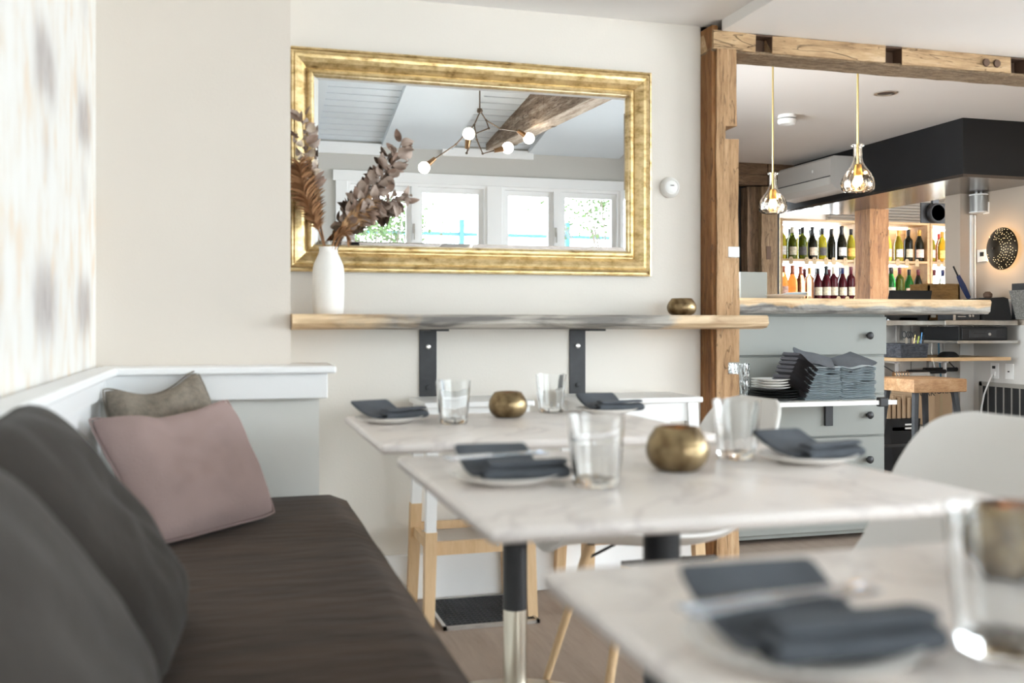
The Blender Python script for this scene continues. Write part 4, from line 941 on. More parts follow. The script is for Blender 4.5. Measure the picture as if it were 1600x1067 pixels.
def folded(w, d, h, seed, mat, name='folded_napkin'):
    q = B(); nx = 10; prof_ = []
    # two cloth layers joined by a rounded fold at the front
    rows = []
    for i in range(nx + 1):
        x = (i / nx - 0.5) * w
        wv = 0.009 * mnoise.noise(Vector((x * 13, seed, 1)))
        pts = [(d / 2, 0.0), (-d / 2 + 0.01, 0.0), (-d / 2, h * 0.22), (-d / 2 + 0.012, h * 0.45), (d / 2, h * 0.45), (d / 2, h * 0.52), (-d / 2 + 0.010, h * 0.52), (-d / 2 - 0.002, h * 0.75), (-d / 2 + 0.012, h), (d / 2, h)]
        rows.append([q.bm.verts.new((x, a + 0.004 * mnoise.noise(Vector((x * 20, seed, 3))), c + wv)) for a, c in pts])
    for a, c in zip(rows, rows[1:]):
        for k in range(len(a)): q.bm.faces.new((a[k], a[(k + 1) % len(a)], c[(k + 1) % len(a)], c[k]))
    q.bm.faces.new(rows[0]); q.bm.faces.new(rows[-1][::-1])
    o = q.obj(name, mat, smooth=True); return o
for pile, (px, cnt) in enumerate(((2.50, 9), (2.675, 9))):
    for k in range(cnt):
        o = folded(0.172 + R.uniform(-0.006, 0.006), 0.15, 0.0165, pile * 20 + k, m_napstack)
        o.location = (px + R.uniform(-0.005, 0.005), 3.87 + R.uniform(-0.004, 0.004), 0.6725 + k * 0.0162)
        o.rotation_euler = (0, 0, R.uniform(-0.03, 0.03))
        tag(o, 'blue grey folded napkin, %s from the bottom of the %s pile' % (ORD[k], ('left', 'right')[pile]), 'napkin', 'folded napkins stacked on the service shelf')
for k in range(7):   # dark pile leaning against the left pile
    o = folded(0.115, 0.14, 0.013, 60 + k, m_napdark)
    o.location = (2.36 + k * 0.009, 3.855, 0.722 + k * 0.0185); o.rotation_euler = (0, math.radians(38), 0)
    tag(o, 'charcoal folded napkin, %s from the bottom of the leaning pile' % ORD[k], 'napkin', 'leaning charcoal napkins on the service shelf')
for k, (px, pz, rx, rz) in enumerate(((2.50, 0.845, 0.28, -0.35), (2.69, 0.828, -0.22, 0.25))):
    o = folded(0.17, 0.15, 0.012, 90 + k, m_nap)
    o.location = (px, 3.88, pz); o.rotation_euler = (0.3, rx, rz)
    tag(o, 'slate grey napkin flopped over the top of the %s pile' % ('left', 'right')[k], 'napkin')
# things on the bar
tag(B().box(2.26, 2.40, 4.1, 4.3, 1.1215, 1.245, 0.003).obj('menu_box', m_cab), 'grey painted box standing on the bar beside the timber post', 'box')
p = plate_mesh(0.15, m_ceramic, 0.02); p.name = 'platter'; p.location = (2.50, 4.2, 1.1215); tag(p, 'white platter lying on the wooden bar top', 'plate')
o = folded(0.16, 0.12, 0.014, 33, m_napstack); o.location = (2.56, 4.2, 1.135); o.rotation_euler = (0, -0.12, 0.3); tag(o, 'blue grey napkin on the platter on the bar', 'napkin')
o = folded(0.12, 0.12, 0.014, 34, m_nap); o.location = (2.44, 4.23, 1.135); o.rotation_euler = (0, 0.1, -0.3); tag(o, 'dark grey napkin folded beside the grey box on the bar', 'napkin')

# ------------------------------------------------------------------ pendants
def pendant(label, x, y, z0, k, power):
    t = thing('bottle_pendant', label, 'pendant lamp', (x, y, z0))
    t.scale = (k, k, k); top = (2.35 - z0) / k
    out = [(0.060, 0.0), (0.072, 0.004), (0.078, 0.012), (0.082, 0.020), (0.084, 0.032), (0.085, 0.045), (0.083, 0.058), (0.080, 0.070), (0.074, 0.084), (0.066, 0.098), (0.056, 0.112), (0.045, 0.128), (0.029, 0.155), (0.023, 0.180), (0.022, 0.225), (0.024, 0.240), (0.034, 0.246), (0.034, 0.252)]
    inn_ = [(0.019, 0.252), (0.019, 0.180), (0.026, 0.155), (0.041, 0.128), (0.062, 0.098), (0.076, 0.068), (0.081, 0.045), (0.079, 0.021), (0.068, 0.006), (0.056, 0.004)]
    def mod(a, z): return 1 + (0.05 * abs(math.sin(a * 6 + z * 90)) * abs(math.sin(a * 6 - z * 90)) if 0.008 < z < 0.115 else (0.02 * math.cos(a * 10) if z > 0.14 and z < 0.235 else 0))
    B().lathe(out + inn_, n=72, mod=mod, closed=True).obj('glass_shade', m_warmglass, t, smooth=True)
    B().tube([(0, 0, 0.10), (0, 0, top)], 0.0055, 8).obj('rod', m_brasswire, t, smooth=True)
    B().lathe([(0.020, 0.085), (0.026, 0.095), (0.018, 0.145), (0.006, 0.15)], n=14).obj('lamp_socket', m_amber, t, smooth=True)
    B().lathe([(0.001, 0.022), (0.016, 0.030), (0.027, 0.05), (0.024, 0.072), (0.013, 0.092), (0.010, 0.10)], n=16).obj('light_bulb', m_filament, t, smooth=True)
    point('pendant_glow', (x + 0.035 * k, y - 0.02 * k, z0 + 0.10 * k), 0.5, (1.0, 0.60, 0.22), 0.006)
    B().lathe([(0.02, top - 0.012), (0.022, top)], n=20).obj('ceiling_cap', m_brasswire, t, smooth=True)
pendant('glass decanter pendant lamp at right on a long brass rod', 2.84, 4.04, 1.623, 0.88, 0)
pendant('glass decanter pendant lamp at left hanging lower and farther away', 2.695, 4.55, 1.575, 0.82, 0)

# ------------------------------------------------------------------ ceiling fittings
t = thing('smoke_detector', 'round white smoke detector on the bar ceiling', 'smoke detector', (3.46, 5.67, 2.35))
B().lathe([(0.055, 0), (0.058, -0.015), (0.056, -0.02)], n=28).obj('base', m_white, t, smooth=True)
B().lathe([(0.050, -0.024), (0.060, -0.030), (0.060, -0.048), (0.050, -0.060), (0.001, -0.062)], n=28).obj('cover', m_white, t, smooth=True)
t = thing('recessed_spotlight', 'round recessed spotlight in the bar ceiling', 'ceiling light', (3.68, 4.97, 2.35))
B().lathe([(0.065, -0.001), (0.065, -0.006), (0.050, -0.006), (0.046, 0.0)], n=28).obj('trim_ring', m_steel, t, smooth=True)
B().lathe([(0.046, -0.002), (0.030, -0.0035), (0.001, -0.004)], n=20).obj('lens', m_blackmetal, t, smooth=True)

# ------------------------------------------------------------------ air conditioner on the bulkhead
ac = thing('air_conditioner', 'white split air conditioner mounted on the black bulkhead', 'air conditioner', (4.60, 0, 0))
acp = [(0.0, 2.29), (-0.17, 2.29), (-0.195, 2.27), (-0.20, 2.13), (-0.19, 2.075), (-0.14, 2.035), (-0.03, 2.02), (0.0, 2.03)]
B().prism(acp, 6.60, 7.36, 'Y').obj('housing', M('ac_grey', (0.52, 0.50, 0.475), 0.4, var=0.01), ac)
B().prism([(-0.197, 2.128), (-0.2015, 2.128), (-0.1925, 2.072), (-0.188, 2.074)], 6.62, 7.34, 'Y').obj('louvre', m_greige, ac)
B().prism([(-0.205, 2.136), (-0.199, 2.136), (-0.199, 2.131), (-0.205, 2.131)], 6.60, 7.36, 'Y').obj('front_seam', m_iron, ac)
B().box(-0.204, -0.2, 6.83, 6.845, 2.19, 2.21).obj('logo', m_white, ac)

# ------------------------------------------------------------------ old timber frame at the back of the bar
t = thing('back_lintel', 'dark old timber lintel under the ceiling at the back of the bar', 'timber beam', (4.0, 7.42, 2.17))
for (x0, x1, z0, z1) in ((0, 0.345, 0.09, 0.18), (0, 0.345, 0.0, 0.085), (0.355, 0.6, 0.0, 0.18)):
    q = B(); n = 8
    for k in range(n): q.box(x0 + (x1 - x0) * k / n, x0 + (x1 - x0) * (k + 1) / n, 0, 0.13, z0, z1)
    rough_up(q.obj('plank', m_olddarkx, t, merge=0.0005), 0.003, 8)
for (x0, x1, y0, nm, lab, m_) in ((4.185, 4.285, 7.47, 0, 'narrow dark timber stud behind the left pendant', m_olddark), (4.29, 4.44, 7.42, 1, 'broad old timber post behind the left pendant', m_oldmid)):
    t = thing('back_post', lab, 'timber post', (x0, y0, 0))
    q = B()
    for k in range(28): q.box(0, x1 - x0, 0, 0.11, k * 2.16 / 28, (k + 1) * 2.16 / 28)
    rough_up(q.obj('body', m_, t, merge=0.0005), 0.004, 7)
    if nm: B().box(0.045, 0.085, -0.004, 0.004, 1.55, 1.66).obj('mortise', m_stem, t)
t = thing('bulkhead_post', 'rough orange brown timber post between the wine racks', 'timber post', (5.12, 7.12, 0))
q = B()
for k in range(26): q.box(0, 0.185, 0, 0.20, k * 1.965 / 26, (k + 1) * 1.965 / 26)
rough_up(q.obj('body', m_oldorange, t, merge=0.0005), 0.005, 7)

# ------------------------------------------------------------------ wine racks
def rack(label, x0, x1, solid_to=None):
    t = thing('wine_rack', label, 'shelf unit', (x0, 7.90, 0))
    w = x1 - x0
    for a in (0, w - 0.028): B().box(a, a + 0.028, 0, 0.34, 0, 1.96, 0.002).obj('side_panel', m_rackpine, t)
    for z in (1.935, 1.575, 1.215, 0.85, 0.4): B().box(0.028, w - 0.028, 0, 0.34, z, z + 0.022, 0.002).obj('shelf', m_rackpine, t)
    for z in (1.933, 1.573): B().box(0.05, w - 0.05, 0.25, 0.29, z - 0.015, z - 0.001).obj('light_strip', m_led, t)
    if solid_to: B().box(solid_to[0], solid_to[1], 0.325, 0.34, 0.0, 1.95).obj('back_panel', m_rackpine, t)
    return t
rack('left pine wine rack with two rows of bottles against the window', 4.752, 5.60)
rack('middle pine wine rack right of the timber post, partly backed', 5.66, 6.335, (0.40, 0.66))
rack('right pine wine rack ending at the beige wall', 6.31 + 0.03, 6.98)
BG = {'green': (0.10, 0.12, 0.015), 'dark': (0.015, 0.014, 0.008), 'yellow': (0.42, 0.36, 0.03), 'rose': (0.72, 0.30, 0.12), 'red': (0.06, 0.008, 0.012), 'emerald': (0.03, 0.22, 0.04), 'clear': (0.75, 0.78, 0.70)}
gm = {k: M('bottle_' + k, c, 0.06, var=0.25, scale=14, trans=({'yellow': 0.55, 'green': 0.45, 'emerald': 0.7, 'rose': 0.75, 'clear': 0.9}.get(k, 0.2)), ior=1.2) for k, c in BG.items()}
CAP = {'black': (0.012, 0.012, 0.014), 'gold': (0.65, 0.36, 0.07), 'white': (0.7, 0.66, 0.55), 'copper': (0.45, 0.14, 0.07), 'blue': (0.01, 0.02, 0.09), 'orange': (0.80, 0.36, 0.06), 'wine': (0.12, 0.02, 0.03), 'red': (0.55, 0.05, 0.03)}
cm = {k: M('capsule_' + k, c, 0.35, var=0.1) for k, c in CAP.items()}
LAB = {'cream': (0.55, 0.49, 0.36), 'white': (0.62, 0.60, 0.57), 'orange': (0.80, 0.42, 0.10), 'pink': (0.74, 0.52, 0.44), 'dark': (0.10, 0.09, 0.09), 'yellow': (0.72, 0.60, 0.2), 'blue': (0.25, 0.50, 0.66), 'kraft': (0.62, 0.50, 0.38)}
lbm = {k: M('label_' + k, c, 0.8, var=0.25, scale=60) for k, c in LAB.items()}
SH = {'burgundy': [(0.037, 0), (0.040, 0.004), (0.0405, 0.02), (0.0405, 0.145), (0.037, 0.175), (0.026, 0.205), (0.017, 0.232), (0.0145, 0.255)],
      'bordeaux': [(0.036, 0), (0.0385, 0.004), (0.0385, 0.185), (0.036, 0.20), (0.022, 0.215), (0.0155, 0.228), (0.0145, 0.255)],
      'sparkling': [(0.038, 0), (0.043, 0.004), (0.044, 0.02), (0.044, 0.14), (0.038, 0.18), (0.027, 0.21), (0.019, 0.235), (0.016, 0.25)]}
meshes = {}
def bottle_meshes(shape):
    if shape in meshes: return meshes[shape]
    def mk(prof_, nm, n=16):
        q = B().lathe(prof_, n=n); bmesh.ops.recalc_face_normals(q.bm, faces=q.bm.faces)
        me = bpy.data.meshes.new(nm); q.bm.to_mesh(me); q.bm.free()
        for p in me.polygons: p.use_smooth = True
        me.materials.append(m_ink); return me
    pr = SH[shape]; rb_ = pr[3][0] if shape != 'bordeaux' else 0.0385
    body = mk(pr, 'glass_body'); cap = mk([(0.0165, 0.232), (0.016, 0.262), (0.0175, 0.264), (0.0175, 0.288), (0.015, 0.292), (0.001, 0.293)] if shape != 'sparkling' else [(0.024, 0.222), (0.017, 0.25), (0.018, 0.285), (0.021, 0.29), (0.019, 0.305), (0.001, 0.307)], 'capsule')
    # wrap-around label: a front-facing partial cylinder
    q = B(); n = 10; rr_ = rb_ + 0.0008
    q.grid(lambda u, v_: (rr_ * math.cos(-PI / 2 + (u - 0.5) * 2.2), rr_ * math.sin(-PI / 2 + (u - 0.5) * 2.2), 0.035 + v_ * 0.075), n, 1)
    me = bpy.data.meshes.new('label'); q.bm.to_mesh(me); q.bm.free(); me.materials.append(m_ink)
    meshes[shape] = (body, cap, me); return meshes[shape]
def bottle(x, y, z, shape, glass, cap, lab, label, group, s=1.0):
    t = thing('wine_bottle', label, 'bottle', (x, y, z), R.uniform(-0.3, 0.05), group); t.scale = (s, s, s)
    for me, nm, m_ in zip(bottle_meshes(shape), ('glass_body', 'capsule', 'paper_label'), (gm[glass], cm[cap], lbm[lab] if lab else None)):
        if m_ is None: continue
        o = bpy.data.objects.new(nm, me); C.objects.link(o); o.parent = t
        o.material_slots[0].link = 'OBJECT'; o.material_slots[0].material = m_
GC = {'green': 'olive green', 'dark': 'dark brown', 'yellow': 'yellow tinted', 'rose': 'rosy amber', 'red': 'deep red', 'emerald': 'bright green', 'clear': 'clear'}
def row(x0, x1, y, z, items, where, group):
    n = len(items)
    for k, (shape, g, c, l) in enumerate(items):
        x = x0 + (x1 - x0) * (k / (n - 1) if n > 1 else 0.5)
        lab = '%s bottle, %s cap%s, %s from left %s' % (GC[g], c, (', %s label' % l) if l else '', ORD[k], where)
        bottle(x, y + R.uniform(-0.008, 0.008), z, shape, g, c, l, lab, group, R.uniform(0.96, 1.03))
bu, bo, sp = 'burgundy', 'bordeaux', 'sparkling'
row(4.80, 5.52, 7.95, 1.598, [(bo, 'yellow', 'white', 'white'), (bu, 'green', 'white', 'cream'), (bo, 'green', 'black', 'dark'), (sp, 'dark', 'black', 'kraft'), (bo, 'yellow', 'black', 'dark'), (bu, 'dark', 'black', None), (sp, 'dark', 'black', 'white'), (bu, 'yellow', 'black', 'orange')], 'in upper left front row', 'bottles on the upper left wine shelf')
row(4.85, 5.50, 8.08, 1.598, [(bu, 'yellow', 'black', None), (bo, 'green', 'black', None), (bo, 'yellow', 'black', None), (bu, 'yellow', 'black', None), (bo, 'yellow', 'black', None), (bu, 'dark', 'black', None), (bo, 'dark', 'black', None)], 'in upper left back row', 'bottles on the upper left wine shelf')
row(4.82, 5.51, 7.95, 1.238, [(bu, 'rose', 'copper', 'pink'), (sp, 'rose', 'copper', None), (sp, 'rose', 'copper', None), (bo, 'rose', 'gold', None), (bu, 'red', 'black', 'cream'), (sp, 'red', 'black', 'cream'), (bo, 'red', 'white', 'cream'), (bu, 'red', 'blue', 'cream'), (bo, 'red', 'wine', 'cream')], 'in lower left front row', 'bottles on the lower left wine shelf')
row(4.86, 5.50, 8.08, 1.238, [(bu, 'rose', 'copper', None), (bo, 'rose', 'copper', None), (bo, 'red', 'wine', None), (bu, 'red', 'black', None), (bo, 'red', 'wine', None), (bo, 'red', 'blue', None)], 'in lower left back row', 'bottles on the lower left wine shelf')
row(5.79, 6.26, 7.95, 1.598, [(bo, 'yellow', 'black', None), (bu, 'yellow', 'orange', 'kraft'), (bu, 'yellow', 'gold', 'white'), (bo, 'dark', 'black', 'cream'), (bu, 'dark', 'gold', 'pink')], 'on the upper middle shelf', 'bottles on the upper middle wine shelf')
row(5.75, 6.24, 7.95, 1.238, [(bu, 'yellow', 'white', 'cream'), (bo, 'clear', 'black', 'white'), (bu, 'emerald', 'black', 'cream'), (bo, 'green', 'wine', None), (bu, 'emerald', 'black', 'pink'), (bu, 'dark', 'wine', 'pink')], 'on the lower middle shelf', 'bottles on the lower middle wine shelf')
row(5.80, 6.05, 8.08, 1.238, [(bo, 'emerald', 'blue', None), (bo, 'green', 'black', None), (bu, 'emerald', 'blue', None)], 'behind on lower middle shelf', 'bottles on the lower middle wine shelf')
row(6.39, 6.76, 7.95, 1.598, [(bo, 'yellow', 'orange', 'pink'), (bu, 'yellow', 'orange', 'yellow'), (bu, 'yellow', 'gold', 'blue'), (bo, 'dark', 'black', 'white')], 'on the upper right shelf', 'bottles on the upper right wine shelf')
row(6.45, 6.72, 8.08, 1.598, [(bo, 'dark', 'black', None), (bu, 'rose', 'red', None), (bu, 'rose', 'red', None)], 'behind on upper right shelf', 'bottles on the upper right wine shelf')
row(6.39, 6.58, 8.02, 1.238, [(bo, 'dark', 'black', None), (bo, 'clear', 'wine', None), (bo, 'clear', 'blue', None)], 'on the lower right shelf', 'bottles on the lower right wine shelf')
tag(B().box(6.62, 6.76, 7.93, 8.03, 1.238, 1.40, 0.006).obj('gift_box', M('magenta_box', (0.42, 0.05, 0.20), 0.5)), 'magenta box on the lower right wine shelf', 'box')
tag(B().lathe([(0.04, 0), (0.045, 0.004), (0.045, 0.11), (0.042, 0.11), (0.042, 0.006), (0.001, 0.005)], n=20).obj('glass_jar', m_glass, loc=(6.42, 7.94, 1.238), smooth=True), 'clear glass jar on the lower right wine shelf', 'jar')
for (z, zs, xs_, where) in ((1.557, 0.055, (4.86, 5.02, 5.10, 5.22, 5.30, 5.42, 5.53), 'upper left shelf edge'), (1.205, 0.05, (4.98, 5.05, 5.35, 5.44, 5.53), 'lower left shelf edge'),
                            (1.557, 0.055, (5.78, 5.98, 6.08, 6.19), 'upper middle shelf edge'), (1.557, 0.055, (6.43, 6.50, 6.69), 'upper right shelf edge')):
    for k, x in enumerate(xs_):
        q = B().prism([(-0.021, -0.01), (0.021, -0.01), (0.021, 0.042), (0.012, 0.058), (-0.012, 0.058), (-0.021, 0.042)], -0.002, 0.0, 'Y')
        o = q.obj('price_tag', m_paper, loc=(x, 7.897, z)); B().lathe([(0.004, -0.0005), (0.004, 0)], (0, -0.002, 0.036), 8, 'Y').obj('eyelet', m_ink, o)
        tag(o, 'cream price tag, %s from left on the %s' % (ORD[k], where), 'price tag', 'cream price tags on the wine racks')
# lamp / projector on the bulkhead, dark rail
t = thing('stage_light', 'black round stage light in a square frame above the right wine rack', 'spotlight', (5.90, 7.25, 1.97))
B().box(-0.13, 0.13, 0.06, 0.075, -0.085, 0.09, 0.003).obj('barndoor', m_black, t)
B().lathe([(0.075, 0.0), (0.085, 0.01), (0.085, 0.06), (0.06, 0.06), (0.055, 0.01), (0.07, 0.0)], n=28, axis='Y').obj('ring', m_black, t, smooth=True)
B().lathe([(0.055, 0.03), (0.03, 0.02), (0.001, 0.018)], n=20, axis='Y').obj('lens', m_black, t, smooth=True)
B().box(-0.03, 0.03, 0.03, 0.06, 0.07, 0.38).obj('hanger', m_blackmetal, t)
B().box(-0.045, 0.28, 0.03, 0.06, 0.13, 0.155).obj('track', m_stem, t)
# grey cylinder fitting, conduit box
t = thing('cylinder_fitting', 'grey metal cylinder fitting under the bulkhead at the wall end', 'light fitting', (5.255, 6.03, 1.815))
B().lathe([(0.062, 0.008), (0.062, 0.128)], n=30).obj('shade', m_greymetal, t, smooth=True)
B().lathe([(0.064, 0), (0.066, 0.004), (0.064, 0.009)], n=30).lathe([(0.064, 0.126), (0.066, 0.131), (0.064, 0.136)], n=30).obj('rim', m_white, t, smooth=True)
for x in (-0.02, 0.02): B().tube([(x, 0, 0.13), (x, 0, 0.152)], 0.008, 8).obj('pipe', m_white, t)
def plate_on_east(name, label, cat, y, z, w, h, mat, bits):
    t = thing(name, label, cat, (5.3, y, z))
    B().box(-0.012, 0, -w / 2, w / 2, -h / 2, h / 2, 0.002).obj('face_plate', mat, t)
    for (dy, dz_, sw_, sh_, m_, nm) in bits: B().box(-0.016, -0.012, dy - sw_ / 2, dy + sw_ / 2, dz_ - sh_ / 2, dz_ + sh_ / 2).obj(nm, m_, t)
plate_on_east('wall_outlet', 'white wall outlet beside the grey cylinder fitting', 'outlet', 6.0, 1.85, 0.055, 0.085, m_white, [(0, 0.02, 0.02, 0.02, m_plastic, 'socket'), (0, -0.02, 0.02, 0.02, m_plastic, 'socket'), (0, 0, 0.008, 0.008, m_ink, 'screw')])
plate_on_east('thermostat', 'square white thermostat left of the perforated sconce', 'thermostat', 6.035, 1.507, 0.10, 0.09, m_white, [(0, 0.01, 0.035, 0.03, m_ink, 'display')])
plate_on_east('switch_plate', 'white switch plate on the beige wall above the steel counter', 'switch', 5.82, 1.125, 0.13, 0.115, m_white, [(-0.03, 0, 0.022, 0.05, m_plastic, 'switch'), (0.03, 0, 0.022, 0.05, m_plastic, 'switch')])
for (y, lab, bits) in ((5.90, 'left wall outlet with a plug above the floor vent', [(0, -0.02, 0.03, 0.03, m_plastic, 'plug'), (0, 0.025, 0.02, 0.02, m_ink, 'socket')]), (5.76, 'right blank wall plate above the floor vent', [(0, 0, 0.008, 0.008, m_ink, 'screw')])):
    t = thing('wall_outlet', lab, 'outlet', (5.285, y, 0.674)); w_, h_ = 0.075, 0.11
    B().box(-0.01, 0, -w_ / 2, w_ / 2, -h_ / 2, h_ / 2, 0.002).obj('face_plate', m_plastic, t)
    for (dy, dz_, sw_, sh_, m_, nm) in bits: B().box(-0.02, -0.01, dy - sw_ / 2, dy + sw_ / 2, dz_ - sh_ / 2, dz_ + sh_ / 2).obj(nm, m_, t)
t = thing('power_cord', 'white power cord looping down from the left outlet', 'cord', (5.26, 5.90, 0.65))
B().tube([(0, 0, 0), (-0.02, 0.01, -0.05), (-0.02, 0.06, -0.15), (-0.01, 0.10, -0.26), (-0.02, 0.11, -0.5)], 0.006, 6).obj('cable', m_plastic, t, smooth=True)
t = thing('wall_grille', 'grey return air grille low on the dark side wall', 'vent', (5.285, 5.72, 0.20))
B().box(-0.012, 0, -0.42, 0.33, 0.36, 0.39).box(-0.012, 0, -0.42, 0.33, 0, 0.03).box(-0.012, 0, 0.30, 0.33, 0, 0.39).box(-0.012, 0, -0.42, -0.39, 0, 0.39).obj('frame', m_dimgrey, t)
B().box(-0.003, 0, -0.4, 0.32, 0.02, 0.37).obj('backing', m_ink, t)
for k in range(9): B().box(-0.01, -0.002, -0.36 + k * 0.075, -0.352 + k * 0.075, 0.03, 0.36).obj('slat', m_dimgrey, t)
# perforated sconce
t = thing('wall_sconce', 'dark perforated metal dish sconce glowing on the beige wall', 'wall lamp', (5.30, 5.81, 1.54))
r0 = 0.15; q = B(); nr, na = 12, 60; rows = []
for i in range(nr + 1):
    rr_ = r0 * i / nr; d = -0.115 + 0.075 * (i / nr) ** 2
    rows.append([q.bm.verts.new((d, rr_ * math.cos(2 * PI * k / na), rr_ * math.sin(2 * PI * k / na))) for k in range(na)])
for i in range(nr):
    for k in range(na):
        q.bm.faces.new((rows[i][k], rows[i][(k + 1) % na], rows[i + 1][(k + 1) % na], rows[i + 1][k]))
ds = q.obj('dish', m_bronze if False else M('dark_brass_dish', (0.045, 0.032, 0.018), 0.45, metal=0.6, var=0.2), t, merge=0.0002, smooth=True); solid(ds, 0.002)
for i in range(5, nr):
    na2 = 6 + i * 3
    for k in range(na2):
        a = 2 * PI * k / na2 + i * 0.3
        if R.random() < (0.25 if math.cos(a) < 0.2 else 0.93): continue
        rr_ = r0 * (i + 0.5 * R.random()) / nr; d = -0.1175 + 0.075 * (rr_ / r0) ** 2
        q = B().lathe([(0.0016, 0), (0.0016, 0.003)], (0, 0, 0), 5, 'X')
        o = q.obj('pierced_hole', M('lit_hole', (1, 0.8, 0.5), 0.5, emis=(1.0, 0.72, 0.38), es=2.2), t, loc=(d - 0.0015, rr_ * math.cos(a), rr_ * math.sin(a)))
B().lathe([(0.05, -0.02), (0.05, 0)], n=20, axis='X').tube([(-0.02, 0, 0), (-0.12, 0, 0)], 0.008, 8).obj('wall_mount', m_bronze, t)
B().lathe([(0.001, -0.09), (0.018, -0.08), (0.022, -0.065), (0.012, -0.045)], n=14, axis='X').obj('light_bulb', m_filament, t, smooth=True)
point('sconce_light', (5.24, 5.84, 1.54), 2.2, (1.0, 0.66, 0.33), 0.03)
# paper holders on the right wall
t = thing('wire_file_holder', 'grey perforated wire file holder on the wall at right edge', 'file holder', (5.29, 5.62, 1.04))
B().box(-0.01, 0, -0.14, 0.12, 0, 0.25).obj('back_plate', m_iron, t)
B().prism([(-0.01, 0.0), (-0.03, 0.0), (-0.09, 0.20), (-0.08, 0.20)], -0.14, 0.06, 'Y').obj('pocket', M('perforated_grey', (0.22, 0.21, 0.19), 0.6, var=0.5, scale=120), t)

# ------------------------------------------------------------------ steel counter, shelves and what stands on them
t = thing('steel_counter', 'stainless steel counter with dark underside against the side wall', 'counter', (4.66, 5.66, 1.0))
B().box(0, 0.60, 0, 0.60, 0, 0.033, 0.003).obj('worktop', m_steel, t)
B().box(0.10, 0.60, 0.0, 0.45, -0.125, -0.105, 0.002).obj('lower_shelf', m_steel, t)
B().box(0.02, 0.05, 0.5, 0.53, -0.30, 0.0).box(0.55, 0.58, 0.5, 0.53, -0.3, 0.0).obj('support', m_steel, t)
t = thing('wall_shelf', 'thin wooden shelf with white brackets under the steel counter', 'shelf', (4.58, 5.68, 0.755))
B().box(0, 0.64, 0, 0.60, 0, 0.024, 0.002).obj('board', m_pine, t)
for x in (0.03, 0.44): B().box(x, x + 0.016, 0.40, 0.59, -0.03, 0).box(x, x + 0.016, 0.575, 0.59, -0.17, 0).box(x + 0.0, x + 0.016, 0.42, 0.44, -0.17, -0.02).obj('bracket', m_white, t)
t = thing('cash_drawer', 'black cash drawer with lock under the steel counter', 'cash drawer', (4.78, 5.67, 0.896))
B().box(0, 0.40, 0, 0.40, 0, 0.092, 0.003).obj('case', m_black, t)
B().box(0.02, 0.38, -0.006, 0, 0.01, 0.082, 0.002).obj('drawer_front', m_blackmetal, t)
B().box(0.08, 0.30, -0.009, -0.006, 0.02, 0.07, 0.001).obj('slot_panel', m_iron, t)
B().box(0.11, 0.21, -0.010, -0.0085, 0.045, 0.050).obj('slot', m_ink, t)
B().lathe([(0.010, 0), (0.010, -0.008), (0.006, -0.010)], (0.24, -0.008, 0.042), 12, 'Y').obj('lock', m_steel, t)
t = thing('woven_basket', 'dark grey woven basket of pens and scissors on the thin wooden shelf', 'basket', (4.36, 5.72, 0.78))
bsk = B().prism([(0.0, 0), (0.20, 0), (0.215, 0.095), (-0.01, 0.095)], 0.0, 0.30, 'Y').obj('body', M('grey_wicker', (0.075, 0.08, 0.095), 0.8, var=0.5, scale=90, bump=0.8, bscale=120, stretch=(0.4, 0.4, 1)), t)
for k in range(8): B().box(-0.002, 0.207 + 0.0012 * k, -0.004, 0.0, 0.004 + k * 0.0115, 0.011 + k * 0.0115, 0.002).obj('weave_band', MATS['grey_wicker'], t)
ab = thing('wall_shelf', 'short dark ledge carrying the woven basket', 'shelf', (4.30, 5.70, 0.757)); B().box(0, 0.28, 0, 0.55, 0, 0.022, 0.002).obj('board', m_pine, ab)
for k, (x, col, hgt) in enumerate(((0.13, m_brasswire, 0.06), (0.16, M('yellow_green_pen', (0.5, 0.6, 0.1)), 0.05), (0.185, M('blue_pen', (0.1, 0.3, 0.6)), 0.075), (0.20, m_ink, 0.06))):
    o = B().tube([(0, 0, 0), (0.01, 0, hgt)], 0.004, 8).obj('pen', col, loc=(4.36 + x, 5.76, 0.875)); tag(o, '%s pen from left standing in the woven basket' % ORD[k], 'pen', 'pens in the woven basket')
for k, x in enumerate((0.07, 0.12)):
    t = thing('scissors', '%s pair of scissors sticking out of the basket' % ('left', 'right')[k], 'scissors', (4.36 + x, 5.76, 0.88), 0, 'scissors in the woven basket')
    for s in (-1, 1):
        ring = [(s * 0.017 + 0.015 * math.cos(a), 0, 0.055 + 0.022 * math.sin(a)) for a in [2 * PI * j / 12 for j in range(13)]]
        B().tube(ring, 0.0035, 6).obj('handle', m_iron, t)
    B().box(-0.008, 0.008, -0.001, 0.001, -0.01, 0.035).obj('blade', m_steel, t)
tag(B().lathe([(0.07, 0), (0.072, 0.006), (0.05, 0.03), (0.035, 0.036), (0.001, 0.037)], n=20).obj('tape_dispenser', m_black, loc=(4.80, 5.80, 0.78), smooth=True), 'low black dome-shaped gadget lying on the thin wooden shelf', 'gadget')
